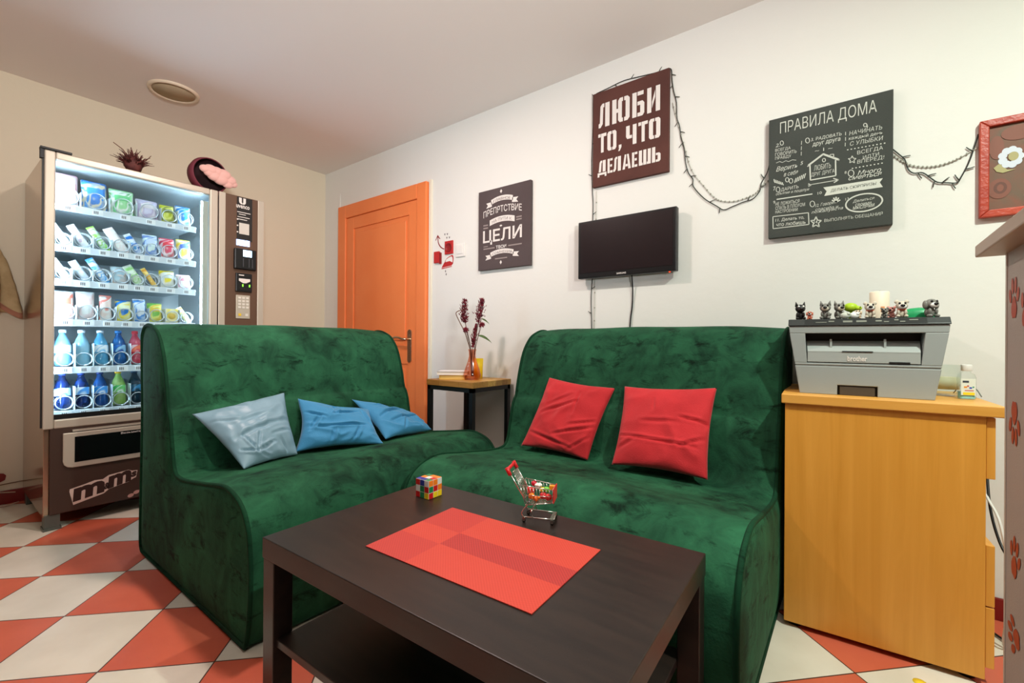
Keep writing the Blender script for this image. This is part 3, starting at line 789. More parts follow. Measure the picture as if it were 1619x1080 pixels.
# poster with ribbons
t, at, W_, H_ = canvas('poster', 'dark grey canvas with white ribbons and lettering right of the door', -1.940, -1.530, 1.388, 1.896, 0.024, (84, 72, 72), (78, 66, 66))
GREYP = mat('grey_print', (120, 108, 106), 0.8); MIDP = mat('mid_grey_print', (150, 138, 134), 0.8)
mb = None; dk = None
Ux = Vector((W_, 0, 0)); Vz = Vector((0, 0, H_)); fwd = Vector((0, -0.0006, 0))
def tx(m, s, u0, u1, vtop, vbot, bold=0.0, shear=0.0, arch=0.0, rise=0.0, lift=0):
    MB().text(s, at(u0, vbot)+fwd*lift, Ux*(u1-u0)+Vz*rise, Vz*(vbot-vtop), bold, shear, 0, arch).obj('ribbon_lettering' if lift else 'lettering', GREYP if lift else INK, t)
def ribbon(m, u0, u1, vt, vb, arch, tails=True):
    N = 14; um = (u0+u1)/2; m = MB()
    def A(u): return arch*(1-((u-um)/(u1-u0)*2)**2)
    m.add([at(u0+(u1-u0)*i/N, v-A(u0+(u1-u0)*i/N)) for v in (vt, vb) for i in range(N+1)], [(i, i+1, N+2+i, N+1+i) for i in range(N)])
    if tails:
        for sd in (-1, 1):
            e = u0 if sd < 0 else u1
            m.poly([at(e-sd*0.015, vt+0.025), at(e+sd*0.10, vt+0.030), at(e+sd*0.065, (vt+vb)/2+0.030), at(e+sd*0.10, vb+0.034), at(e-sd*0.015, vb+0.022)])
    m.obj('ribbon', INK, t)
def diam(m, u, v, a, b): MB().poly([at(u, v-b), at(u+a, v), at(u, v+b), at(u-a, v)]).obj('diamond', INK, t)
def stripe(a, b, v, h_): MB().poly([at(a, v), at(b, v), at(b, v+h_), at(a, v+h_)]).obj('stripe', MIDP, t)
diam(mb, .455, .052, .022, .026); diam(mb, .458, .925, .022, .026); diam(mb, .455, .475, .03, .013)
ribbon(mb, .26, .68, .135, .195, .03); tx(dk, 'ГЛАВНОЕ', .305, .635, .145, .178, .01, arch=0.6, lift=1)
tx(mb, 'ПРЕПЯТСТВИЕ', .105, .845, .262, .345, .008, arch=0.45)
ribbon(mb, .235, .715, .385, .455, .03, False); tx(dk, 'НА ПУТИ К', .28, .66, .395, .432, .0, arch=0.6, lift=1)
for a, b, v in ((.105, .20, .43), (.745, .845, .40), (.105, .20, .465), (.745, .845, .43)):
    stripe(a, b, v, .016)
tx(mb, 'ЦЕЛИ', .10, .85, .505, .69, .018)
stripe(.11, .2, .70, .010)
tx(mb, 'ТВОИ', .36, .56, .712, .752, .02)
for a, b in ((.11, .335), (.60, .85)): stripe(a, b, .727, .015)
ribbon(mb, .25, .70, .79, .845, .03); tx(dk, 'СОМНЕНИЯ', .29, .665, .798, .828, .0, arch=0.6, lift=1)
stripe(.345, .58, .868, .014)

# house rules poster
t, at, W_, H_ = canvas('poster', 'charcoal canvas crowded with chalk-style house rules, rightmost of the three lettered canvases', -0.291, 0.116, 1.379, 1.884, 0.026, (66, 70, 66), (58, 62, 58))
CHALK = mat('chalk_print', (205, 208, 198), 0.85); CHDK = mat('chalk_dark', (70, 74, 70), 0.85)
Ux = Vector((W_, 0, 0)); Vz = Vector((0, 0, H_))
def P3(x, y):
    u = (x-70)/806.0; top = 265-200*u; bot = 1030-85*u
    return u, (y-top)/(bot-top)
def w3(s, x0, y0, x1, y1, hpx, bold=0.0, shear=0.0, m=None, lift=0):
    u0, v0 = P3(x0, y0); u1, v1 = P3(x1, y1)
    hv = hpx*(0.84 if hpx < 60 else 1.0)/(760+110*u0)
    MB().text(s, at(u0, v0)+fwd*lift, Ux*(u1-u0)-Vz*(v1-v0), Vz*hv, bold, shear).obj('ribbon_lettering' if lift else 'lettering', CHDK if lift else CHALK, t)
def l3(pts, wpx=4.0, closed=False):
    P = [at(*P3(x, y)) for x, y in pts]
    hw_ = wpx*0.5*H_/800; mb = MB()
    n = len(P)
    for i in range(n if closed else n-1):
        a, b = P[i], P[(i+1) % n]; d = (b-a); nn = Vector((-d.z, 0, d.x)).normalized()*hw_
        mb.poly([a+nn, b+nn, b-nn, a-nn])
    mb.obj('drawn_line', CHALK, t)
w3('ПРАВИЛА ДОМА', 152, 365, 780, 228, 88, -0.006)
for s, x0, y0, x1, y1, hp, bo, sh in (
    ('2.', 120, 440, 150, 432, 26, 0, .2), ('ВСЕГДА', 118, 472, 228, 452, 26, 0, 0), ('ГОВОРИТЬ', 118, 498, 270, 472, 26, 0, 0), ('ПРАВДУ', 118, 524, 232, 505, 26, 0, 0),
    ('Верить', 125, 605, 278, 578, 46, 0, .35), ('в себя', 180, 628, 282, 608, 32, 0, .35), ('5', 296, 552, 316, 548, 26, 0, .2),
    ('7', 105, 720, 122, 716, 30, 0, 0), ('ДАРИТЬ', 160, 728, 285, 706, 30, 0, .1), ('объятия и поцелуи', 125, 756, 358, 722, 28, 0, .2),
    ('9', 106, 805, 120, 803, 22, 0, 0), ('НЕ ЛОЖИТЬСЯ', 122, 818, 292, 796, 26, 0, 0), ('СПАТЬ В ПЛОХОМ', 122, 845, 330, 818, 26, 0, 0), ('НАСТРОЕНИИ', 122, 868, 280, 850, 24, 0, 0),
    ('11. Делать то,', 122, 925, 325, 905, 28, .005, .1), ('что любишь', 130, 952, 335, 934, 28, .005, .1),
    ('3. РАДОВАТЬ', 368, 402, 568, 364, 30, 0, .15), ('друг друга', 378, 438, 560, 402, 34, .005, .1), ('~ 1 ~', 395, 470, 510, 450, 24, 0, 0),
    ('ЛЮБИТЬ', 390, 590, 500, 570, 40, -0.005, 0), ('ДРУГ ДРУГА', 372, 632, 524, 606, 34, -0.005, 0),
    ('10', 415, 745, 442, 740, 20, 0, 0), ('12. Говорить', 400, 832, 545, 806, 30, 0, .25), ('спасибо и', 400, 852, 550, 832, 22, 0, .25), ('пожалуйста', 375, 874, 580, 846, 28, 0, .25),
    ('4', 708, 318, 730, 314, 26, 0, 0), ('НАЧИНАТЬ', 615, 362, 812, 326, 32, -0.004, .15), ('каждый день', 612, 396, 815, 362, 30, 0, .1), ('С УЛЫБКИ', 620, 430, 818, 396, 32, -0.004, .15),
    ('ВСЕГДА', 665, 492, 818, 462, 34, -0.005, 0), ('ИДТИ', 700, 522, 795, 500, 30, -0.005, 0), ('ВПЕРЕД!', 665, 552, 825, 524, 34, -0.005, .1),
    ('8', 588, 612, 600, 610, 20, 0, 0), ('Много', 668, 622, 808, 602, 34, .006, .3), ('смеяться', 612, 655, 812, 626, 26, .006, .3),
    ('13', 594, 786, 615, 782, 20, 0, 0), ('Делиться', 640, 805, 770, 784, 26, 0, .2), ('своими', 655, 825, 752, 812, 20, 0, .2), ('мыслями', 640, 848, 770, 828, 26, 0, .2),
    ('ВЫПОЛНЯТЬ ОБЕЩАНИЯ', 460, 928, 818, 888, 28, -0.004, 0), ('14', 392, 935, 415, 931, 24, .01, 0)):
    w3(s, x0, y0, x1, y1, hp, bo, sh)
l3([(345, 562), (450, 484), (555, 524), (548, 514), (450, 478), (350, 552)], 6); l3([(362, 552), (366, 650), (532, 622), (530, 520)], 7)
l3([(495, 496), (495, 484), (518, 482), (518, 506)], 4)
l3([(350, 682), (550, 650)], 4); l3([(516, 640), (550, 650), (520, 668)], 6); l3([(352, 672), (372, 682), (352, 692)], 4)
l3([(305, 395), (303, 420)], 3); l3([(304, 430), (302, 455)], 3); l3([(303, 465), (302, 490)], 3)
l3([(592, 338), (592, 360)], 3); l3([(592, 372), (592, 396)], 3); l3([(591, 408), (590, 432)], 3)
for y0, xs in ((455, range(602, 826, 22)), (582, range(632, 826, 22))):
    for x in xs: l3([(x, y0-(x-602)*0.17), (x+9, y0-(x-600)*0.17)], 6)
l3([(125, 540), (150, 530), (170, 536), (195, 524), (215, 530), (240, 518), (268, 520)], 3)
l3([(130, 776), (380, 740)], 7)
for i in range(6):
    x = 110+i*12; l3([(x, 645+i*4), (x+4, 662+i*3), (x+10, 668+i*3)], 5)
    x = 258+i*13; l3([(x, 668-i*6), (x+5, 650-i*6), (x+10, 636-i*6)], 5)
for a0, b0, r in ((205, 648, 12), (232, 655, 13), (455, 520, 10), (628, 608, 18), (380, 805, 16), (165, 410, 12), (345, 392, 14), (140, 712, 14), (712, 296, 10)):
    l3([(a0+r*math.cos(2*PI*i/10), b0+r*1.2*math.sin(2*PI*i/10)) for i in range(10)], 4, True)
for i in range(5): l3([(535, 796), (535+28*math.cos(PI*(1.1+0.2*i)), 790+30*math.sin(PI*(1.1+0.2*i)))], 7)
l3([(104, 888), (354, 862), (358, 938), (106, 966)], 5, True)
l3([(706+110*math.cos(2*PI*i/28), 801-14*math.cos(2*PI*i/28)+57*math.sin(2*PI*i/28)) for i in range(28)], 8, True)
def star(cx, cy, r, w):
    l3([(cx+(r if i % 2 == 0 else r*0.45)*math.sin(PI*i/5), cy-(r if i % 2 == 0 else r*0.45)*math.cos(PI*i/5)) for i in range(10)], w, True)
star(405, 925, 38, 6); star(634, 520, 26, 4)
MB().poly([at(*P3(*p)) for p in ((452, 698), (818, 645), (800, 672), (818, 702), (458, 754), (474, 724))]).obj('ribbon', CHALK, t)
w3('ДЕЛАТЬ СЮРПРИЗЫ', 500, 732, 780, 690, 26, -0.004, 0.1, None, 1)

# television
t = thing('television', 'small black flat television on the wall above the sofa', 'television', (-0.927, YB, 1.27))
MB().box(-1.188, YB-0.062, 1.272, -0.666, YB-0.026, 1.577).obj('casing', BLACK, t, bevel=0.004)
MB().box(-1.172, YB-0.0635, 1.300, -0.682, YB-0.0615, 1.566).obj('screen', mat('tv_screen', (30, 20, 22), 0.28, spec=0.5, bmp=0.02, bscale=300), t)
MB().box(-1.02, YB-0.026, 1.36, -0.84, YB-0.001, 1.49).obj('wall_mount', BLACK_METAL, t)
MB().text('SAMSUNG', (-0.965, YB-0.0626, 1.2795), (0.05, 0, 0), (0, 0, 0.009), 0.02).obj('brand_lettering', INK, t)
MB().cyl((-0.70, YB-0.05, 1.268), (-0.70, YB-0.05, 1.274), 0.004, n=8).obj('standby_light', mat('standby_light', (255, 60, 20), 0.4, emit=(255, 60, 20), estr=2), t)
tag(MB().tube(crom([(-0.898, YB-0.03, 1.285), (-0.899, YB-0.012, 1.20), (-0.903, YB-0.007, 1.12), (-0.915, YB-0.007, 1.0), (-0.93, YB-0.007, 0.6), (-0.94, YB-0.007, 0.3)]), 0.0035, 6).obj('power_cord', BLACK), 'black cord hanging from the television down behind the sofa', 'cord')

# framed picture (right)
t = thing('framed_picture', 'orange-red wooden framed painting of a pale cat at the right edge', 'picture', (0.54, YB, 1.365))
FR = mat('red_stained_frame', (186, 72, 48), 0.4, c2=(166, 54, 36), nscale=12, stretch=(1, 1, 1), bmp=0.4, bscale=90)
x0, x1, z0, z1, w = 0.343, 0.74, 1.366, 1.697, 0.024
fr = MB(); yb, yf = YB-0.002, YB-0.024
for pl in ([(x0, z0), (x1, z0), (x1-w, z0+w), (x0+w, z0+w)], [(x0, z1), (x0+w, z1-w), (x1-w, z1-w), (x1, z1)], [(x0, z0), (x0+w, z0+w), (x0+w, z1-w), (x0, z1)], [(x1, z0), (x1, z1), (x1-w, z1-w), (x1-w, z0+w)]):
    fr.prism(pl, yf, yb, 'xz')
fr.obj('frame', FR, t, bevel=0.003)
pt = MB(); pt.box(x0+w-0.002, YB-0.012, z0+w-0.002, x1-w+0.002, YB-0.008, z1-w+0.002)
pt.obj('canvas', mat('painting_ground', (104, 84, 66), 0.6, c2=(122, 78, 60), nscale=9, dist=1.5), t)
pa = MB(); yy = YB-0.0135
def blob(cx, cz, rx, rz, mi, k=18, pet=0, dy=0):
    pa.poly([(cx+rx*math.cos(2*PI*i/k)*(1+pet*math.cos(8*2*PI*i/k)), yy-dy, cz+rz*math.sin(2*PI*i/k)*(1+pet*math.cos(8*2*PI*i/k))) for i in range(k)], mi)
blob(.385, 1.600, .018, .040, 3); blob(.435, 1.64, .04, .025, 3, dy=.0002); blob(.392, 1.46, .028, .034, 3); blob(.394, 1.462, .016, .020, 4, dy=.0002); blob(.394, 1.462, .008, .012, 3, dy=.0004)
blob(.52, 1.55, .065, .085, 2); blob(.48, 1.60, .03, .032, 2, dy=.0002); pa.poly([(.452, yy-.0004, 1.595), (.448, yy-.0004, 1.642), (.478, yy-.0004, 1.625)], 2); pa.poly([(.515, yy-.0004, 1.622), (.535, yy-.0004, 1.652), (.54, yy-.0004, 1.61)], 2)
blob(.478, 1.600, .006, .006, 4, dy=.0006); blob(.50, 1.60, .006, .006, 4, dy=.0006); blob(.49, 1.585, .005, .004, 4, dy=.0006)
for i in range(9):
    a = 2*PI*i/9; blob(.418+.020*math.cos(a), 1.560+.025*math.sin(a), .011, .012, 1, 12, dy=.0006+.00002*i)
blob(.424, 1.562, .012, .015, 5, dy=.001)
pa.poly([(.378, yy-.0006, 1.532), (.392, yy-.0006, 1.545), (.41, yy-.0006, 1.520), (.43, yy-.0006, 1.518), (.40, yy-.0006, 1.511), (.385, yy-.0006, 1.518)], 5)
pa.obj('painted_figure', [mat('paint_brown', (110, 80, 60), 0.6), mat('paint_white', (205, 212, 222), 0.6), mat('paint_cream', (190, 184, 150), 0.6), mat('paint_rust', (128, 78, 62), 0.6), mat('paint_dark', (100, 62, 50), 0.6), mat('paint_olive', (168, 160, 110), 0.6)], t)

# string lights
def strand(mb, segs, r):
    for s in segs: mb.tube(crom([(x, y, z) for x, y, z in s], 4), r, 5)
yw = YB-0.006
dark_segs = [[(x, yw, z) for x, z in ((-1.132, 1.0), (-1.137, 1.176), (-1.131, 1.268), (-1.133, 1.42), (-1.131, 1.57), (-1.129, 1.68), (-1.134, 1.758), (-1.139, 1.915), (-1.133, 2.102), (-1.132, 2.25), (-1.121, 2.274), (-1.049, 2.283), (-0.96, 2.293), (-0.875, 2.285), (-0.80, 2.276), (-0.746, 2.273), (-0.714, 2.266), (-0.709, 2.211), (-0.701, 2.156), (-0.687, 2.093), (-0.684, 2.018), (-0.672, 1.978), (-0.664, 1.917), (-0.65, 1.863), (-0.641, 1.787), (-0.627, 1.737), (-0.608, 1.706), (-0.605, 1.67), (-0.558, 1.607), (-0.504, 1.562), (-0.472, 1.538), (-0.435, 1.547), (-0.392, 1.559), (-0.354, 1.566), (-0.328, 1.594), (-0.322, 1.626), (-0.3, 1.668), (-0.289, 1.712))],
             [(x, yw, z) for x, z in ((0.116, 1.665), (0.135, 1.640), (0.150, 1.618), (0.160, 1.580), (0.175, 1.562), (0.200, 1.558), (0.225, 1.530), (0.240, 1.515), (0.265, 1.508), (0.290, 1.503), (0.300, 1.520), (0.320, 1.570), (0.338, 1.640), (0.342, 1.660))]]
t = thing('string_lights', 'dark green wired string of fairy lights draped over the canvases', 'string lights', (-0.5, YB, 1.9))
mb = MB(); strand(mb, dark_segs, 0.0022); mb.obj('wire', mat('dark_green_wire', (28, 34, 28), 0.5), t)
bm_ = mat('lamp_tip', (70, 74, 66), 0.3)
rnd = random.Random(5); cnt = 0
for sg in dark_segs:
    for i in range(1, len(sg)):
        a, b = Vector(sg[i-1]), Vector(sg[i])
        if rnd.random() < 0.85:
            p = a.lerp(b, 0.5); d = (b-a).normalized(); n_ = Vector((d.z, 0, -d.x))*(1 if cnt % 2 else -1)
            cnt += 1
            MB().tube([p, p+n_*0.012+d*0.007, p+n_*0.020+d*0.013], 0.0024, 5, r_end=0.0016).obj('bulb', bm_, t)
t = thing('string_lights', 'clear wired string of fairy lights hanging in a smoother curve', 'string lights', (-0.5, YB, 1.6))
yc = YB-0.005
cl = [[(x, yc, z) for x, z in ((-1.118, 1.0), (-1.116, 1.2), (-1.112, 1.5), (-1.110, 1.75))],
      [(x, yc, z) for x, z in ((-0.705, 2.10), (-0.684, 2.006), (-0.653, 1.891), (-0.614, 1.752), (-0.56, 1.666), (-0.515, 1.605), (-0.483, 1.581), (-0.43, 1.569), (-0.379, 1.576), (-0.342, 1.589), (-0.318, 1.617), (-0.289, 1.638))],
      [(x, yc, z) for x, z in ((0.116, 1.645), (0.14, 1.618), (0.165, 1.595), (0.20, 1.580), (0.235, 1.575), (0.27, 1.580), (0.30, 1.592), (0.342, 1.615))]]
mb = MB(); strand(mb, cl, 0.0015)
mb.obj('wire', mat('clear_wire', (196, 196, 184), 0.3), t)
bm_ = mat('clear_bulb', (150, 150, 138), 0.3)
for sg in cl:
    pts = crom(sg, 3)
    for i in range(1, len(pts)-1):
        MB().ell(pts[i], 0.0035, 0.0035, 0.0045, n=6, m=4).obj('bulb', bm_, t)

# switch, socket and red stickers by the door
t = thing('light_switch', 'white light switch to the right of the red socket', 'switch', (-2.117, YB, 1.50))
MB().box(-2.160, YB-0.009, 1.503, -2.075, YB-0.0005, 1.590).obj('cover', WHITE_PLASTIC, t, bevel=0.002)
MB().box(-2.148, YB-0.013, 1.522, -2.092, YB-0.009, 1.580).obj('rocker', WHITE_PLASTIC, t, bevel=0.0015)
REDS = mat('red_sticker', (184, 34, 34), 0.5); REDD = mat('dark_red_sticker', (140, 22, 26), 0.5); GREY_S = mat('grey_sticker', (112, 104, 102), 0.6)
t = thing('wall_socket', 'red square wall socket above the iron sticker', 'socket', (-2.225, YB, 1.53))
MB().box(-2.264, YB-0.010, 1.533, -2.187, YB-0.0005, 1.624).obj('cover', REDS, t, bevel=0.002)
MB().lathe((-2.2255, YB-0.010, 1.578), [(0.031, 0), (0.031, 0.003), (0.027, 0.003), (0.026, 0.0005), (0, 0.0005)], 28, axis=(0, -1, 0)).obj('plug_well', REDD, t)
t = thing('wall_switch', 'small red box-shaped switch nearest the door frame', 'switch', (-2.335, YB, 1.48))
MB().box(-2.366, YB-0.016, 1.482, -2.316, YB-0.0005, 1.562).obj('cover', REDS, t, bevel=0.002)
MB().box(-2.316, YB-0.012, 1.474, -2.302, YB-0.0005, 1.552).obj('switch_shadow', REDD, t)  # offset shadow of the switch, put in as a darker red slab
ys = YB-0.0012
def decal(name, label, polys, m, cat='sticker', group='wall stickers by the door'):
    mb = MB()
    for p in polys: mb.prism(p, ys, YB-0.0003, 'xz')
    return tag(mb.obj(name, m), label, cat, group)
ar = crom([(-2.278, 1.575, 0), (-2.310, 1.592, 0), (-2.335, 1.625, 0), (-2.342, 1.672, 0)], 5)
decal('arrow_sticker', 'curved dark red arrow sticker pointing up by the door frame', [[(p.x-0.003, p.y-0.003), (p.x+0.003, p.y+0.002), (q_.x+0.003, q_.y+0.002), (q_.x-0.003, q_.y-0.003)] for p, q_ in zip(ar[:-1], ar[1:])] + [[(-2.367, 1.646), (-2.343, 1.682), (-2.342, 1.671), (-2.362, 1.644)], [(-2.342, 1.682), (-2.317, 1.652), (-2.322, 1.649), (-2.343, 1.671)]], REDD)
ih = crom([(-2.268, 1.474, 0), (-2.262, 1.497, 0), (-2.235, 1.512, 0), (-2.200, 1.520, 0), (-2.190, 1.500, 0), (-2.194, 1.462, 0)], 4)
decal('iron_sticker', 'red flat iron sticker below the red socket', [[(-2.302, 1.446), (-2.275, 1.480), (-2.222, 1.486), (-2.190, 1.470), (-2.205, 1.453)], [(-2.302, 1.436), (-2.205, 1.444), (-2.200, 1.449), (-2.300, 1.443)]] + [[(p.x-0.004, p.y-0.004), (p.x+0.004, p.y+0.004), (q_.x+0.004, q_.y+0.004), (q_.x-0.004, q_.y-0.004)] for p, q_ in zip(ih[:-1], ih[1:])], REDS)
i_ = 0
for (x, z), lb in (((-2.272, 1.676), 'upper left'), ((-2.247, 1.675), 'upper right'), ((-2.252, 1.650), 'lower left'), ((-2.227, 1.649), 'lower right')):
    decal('heart_sticker', 'tiny grey heart sticker, %s of four above the socket' % lb, [[(x, z-0.009), (x-0.006, z+0.003), (x-0.003, z+0.007), (x, z+0.004), (x+0.003, z+0.007), (x+0.006, z+0.003)]], GREY_S)
for (x, z), lb in (((-2.262, 1.418), 'upper of two'), ((-2.255, 1.396), 'lower of two')):
    decal('drop_sticker', 'tiny grey drop sticker, %s below the iron' % lb, [[(x, z-0.008), (x-0.006, z), (x, z+0.010), (x+0.004, z+0.002)]], GREY_S)

# ================================================================== DRAWER CABINET AND PRINTER
DM = tr(-0.178, 1.735, 0, math.radians(3.2))
t = thing('drawer_cabinet', 'beech drawer cabinet standing sideways under the printer', 'cabinet', DM @ Vector((0.24, 0.22, 0)))
cb = MB(DM)
cb.box(0, 0, 0.018, 0.470, 0.018, 0.735).box(0, 0.42, 0.018, 0.470, 0.438, 0.735).box(0, 0.018, 0.018, 0.012, 0.42, 0.735)
cb.box(0.012, 0.018, 0.03, 0.465, 0.42, 0.046).box(0.012, 0.018, 0.55, 0.465, 0.42, 0.562).box(0.012, 0.018, 0.385, 0.465, 0.42, 0.397)
cb.obj('carcass', BEECH, t, bevel=0.0012)
MB(DM).box(-0.010, -0.012, 0.735, 0.505, 0.445, 0.766).obj('top_board', BEECH_TOP, t, bevel=0.003)
for z0, z1 in ((0.565, 0.732), (0.218, 0.384), (0.050, 0.214)):
    MB(DM).box(0.471, 0.004, z0, 0.489, 0.434, z1).obj('drawer', BEECH, t, bevel=0.0015)
for x in (0.03, 0.44):
    for y in (0.04, 0.40): MB(DM).cyl((x, y, 0), (x, y, 0.02), 0.02, n=14).obj('foot', BLACK, t)

PM_ = tr(0.026, 1.80, 0.766, math.radians(3.2))
PG = mat('printer_grey', (150, 156, 154), 0.5); PG2 = mat('printer_tray_grey', (160, 166, 163), 0.5); PD = mat('printer_dark', (46, 50, 50), 0.4); PB = mat('printer_black', (14, 14, 14), 0.5)
t = thing('printer', 'grey laser printer with dark lid on the beech cabinet', 'printer', (0.026, 1.80, 0.766))
D = 0.36
b = MB(PM_)
b.prism([(-.168, 0), (-.066, 0), (-.066, .032), (.036, .032), (.036, 0), (.168, 0), (.182, .092), (-.182, .092)], 0, D, 'xz')
b.prism([(-.182, .095), (.182, .095), (.183, .102), (-.183, .102)], 0, D, 'xz')
b.prism([(-.183, .102), (-.148, .102), (-.154, .2), (-.198, .2)], 0, D, 'xz').prism([(.183, .102), (.198, .2), (.146, .2), (.137, .102)], 0, D, 'xz')
b.prism([(-.198, .2), (.198, .2), (.200, .224), (-.200, .224)], 0, D, 'xz')
b.box(-.181, .002, .0915, .181, D-.002, .0955)
b.obj('body', PG, t, bevel=0.003)
b = MB(PM_); b.box(-.1535, .06, .102, .1455, D-.01, .2).box(-.065, .012, .001, .035, .02, .031)
b.obj('recess', PB, t)
f = MB(PM_); f.box(-.147, .001, .105, .136, .012, .140)
f.add([(-.147, .001, .142), (.136, .001, .142), (.142, .055, .176), (-.151, .055, .176), (-.147, .001, .136), (.136, .001, .136), (.142, .06, .136), (-.151, .06, .136)], [(0, 1, 2, 3), (4, 5, 1, 0), (7, 6, 5, 4), (3, 2, 6, 7), (1, 5, 6, 2), (0, 3, 7, 4)])
f.obj('front_tray', PG2, t, bevel=0.0015)
MB(PM_).box(-.054, -.0012, .1395, .024, .006, .1425).obj('tray_grip', PD, t)
for x in (-.083, .055): MB(PM_).box(x-.003, .018, .15, .003+x, .034, .181).obj('paper_guide', PG2, t, bevel=0.001)
MB(PM_).text('brother', (-.040, -.0006, .1105), (.050, 0, 0), (0, 0, .0165), .025).obj('brand_lettering', INK, t)
MB(PM_).box(.063, -.0008, .104, .112, .002, .1105).obj('model_badge', PB, t)
MB(PM_).box(-.060, .004, 0, .030, .0125, .029).obj('tray_handle', mat('tray_handle', (74, 66, 56), 0.5), t, bevel=0.002)
l = MB(PM_)
l.prism([(-.004, .2245), (-.004, .2280), (.013, .2470), (.07, .2480), (D, .2480), (D, .2245)], -.202, .202, 'yz')
l.obj('scanner_lid', PD, t, bevel=0.004)
l = MB(PM_)
def sl(x, s_): return (x, -.0046+.017*s_, .2284+.019*s_)
for x0, x1 in ((-.155, .150),):
    l.poly([sl(x0, .05), sl(x1, .05), sl(x1, .95), sl(x0, .95)])
l.obj('control_panel', mat('panel_black', (34, 38, 38), 0.3), t)
PMK = mat('panel_marks', (120, 122, 112), 0.5)
for x0, x1, a_, b_ in ((-.052, -.028, .3, .6), (-.018, .008, .3, .6), (-.125, -.095, .3, .4), (-.09, -.075, .4, .6), (.03, .045, .35, .6), (.05, .062, .25, .4), (.075, .085, .5, .7), (.088, .10, .25, .4), (.11, .13, .5, .65)):
    MB(PM_).add([Vector(sl(x0, a_))+Vector((0, -.0006, .0005)), Vector(sl(x1, a_))+Vector((0, -.0006, .0005)), Vector(sl(x1, b_))+Vector((0, -.0006, .0005)), Vector(sl(x0, b_))+Vector((0, -.0006, .0005))], [(0, 1, 2, 3)]).obj('panel_mark', PMK, t)

# figurines on the printer
ZL = 0.766+0.2482
def M_(c, r=0.45): return mat('figurine_paint', c, r)
CAT_BLACK, FUR_GREY, FUR_LT, NOSE, EYE, TAN, PINK, WHT = M_((24, 20, 20)), M_((120, 118, 112)), M_((200, 190, 172)), M_((18, 16, 16), .25), M_((240, 240, 235), .3), M_((214, 190, 160)), M_((216, 150, 140)), M_((232, 230, 224))
def critter(name, label, x, y, hgt, body, face, ears, collar=None, turn=0.0, group='animal figurines on the printer'):
    p = PM_ @ Vector((x, y, 0)); z = ZL
    M = tr(p.x, p.y, z, turn) @ Matrix.Scale(hgt/0.040, 4)
    t = thing(name, label, 'figurine', (p.x, p.y, z), group)
    b = MB(M)
    b.ell((0, .002, .012), .010, .009, .013, 0); b.ell((0, -.002, .031), .0125, .011, .0115, 0)
    for s in (-1, 1):
        b.ell((s*.008, -.008, .004), .0045, .007, .004, 0, 10, 6); b.ell((s*.007, -.007, .014), .0032, .004, .007, 0, 10, 6)
        if ears == 'point': b.tube([(s*.008, 0, .037), (s*.0105, 0, .050)], .005, 8, r_end=.0006)
        elif ears == 'round': b.ell((s*.010, 0, .041), .005, .003, .005, 0, 10, 6)
        else: b.ell((s*.0125, -.001, .029), .004, .006, .010, 0, 10, 7)
    b.tube(crom([(.0, .009, .006), (.008, .014, .008), (.012, .012, .016)], 4), .0025, 7)
    b.obj('body', body, t)
    m = MB(M); m.ell((0, -.010, .028), .0085, .006, .0065, 0, 12, 8); m.obj('muzzle', face, t)
    m = MB(M); m.ell((0, -.0155, .0305), .005, .0028, .0034, 0, 10, 6); m.obj('nose', NOSE, t)
    for s in (-1, 1):
        e = MB(M); e.ell((s*.0055, -.0105, .0365), .0026, .002, .003, 0, 8, 6); e.obj('eye', EYE if body is CAT_BLACK else NOSE, t)
    if collar:
        c_ = MB(M); c_.lathe((0, -.001, .019), [(.0085, 0), (.0105, .0015), (.0085, .003)], 14); c_.obj('collar', collar, t)
ORG = M_((200, 84, 44))
critter('cat_figurine', 'black cat figurine at the left end of the printer lid', -.170, .07, .050, CAT_BLACK, CAT_BLACK, 'point', None, 0.3)
critter('cat_figurine', 'grey striped cat figurine facing front beside the black cat', -.098, .06, .050, FUR_GREY, FUR_LT, 'point')
critter('cat_figurine', 'grey cat figurine, second from the black cat, looking right', -.060, .075, .050, FUR_GREY, FUR_LT, 'point', None, 0.5)
critter('bear_figurine', 'pale bear figurine with big black nose in front of the candle', .020, .055, .047, FUR_LT, WHT, 'round', ORG, 0.1)
critter('bear_figurine', 'pale bear figurine with big black nose left of the green case', .098, .055, .049, FUR_LT, WHT, 'round', ORG, 0.1)
critter('dog_figurine', 'shaggy grey and white dog figurine in front of the green case', .168, .075, .054, FUR_GREY, WHT, 'flop', None, 0.6)
critter('mouse_figurine', 'small grey figurine between the two bear figurines', .058, .062, .030, FUR_GREY, FUR_GREY, 'round', None, -0.3)
critter('pig_figurine', 'small pink figurine leaning on the right-hand bear', .076, .075, .034, PINK, PINK, 'round', None, -0.3)
critter('puppy_figurine', 'small red and white figurine at the feet of the black cat', -.142, .055, .026, M_((205, 120, 95)), WHT, 'flop', M_((200, 40, 40)))
critter('puppy_figurine', 'small tan and orange figurine at the left side of the candle bear', -.010, .058, .026, TAN, WHT, 'flop', ORG)
def pt(x, y): 
    p = PM_ @ Vector((x, y, 0)); return p.x, p.y
px_, py_ = pt(-.028, .095)
t = thing('turtle_figurine', 'lime green round figurine behind the grey cats', 'figurine', (px_, py_, ZL), 'animal figurines on the printer')
LIME = M_((172, 204, 40)); M = tr(px_, py_, ZL)
MB(M).ell((0, 0, .040), .020, .016, .015).ell((.021, -.004, .036), .010, .008, .008, 0, 12, 8).cyl((0, .004, 0), (0, .002, .03), .006, n=10).obj('body', LIME, t)
for s in (-1, 1): MB(M).ell((.026, -.010+s*.002, .039), .0018, .0018, .002, 0, 8, 5).obj('eye', NOSE, t)
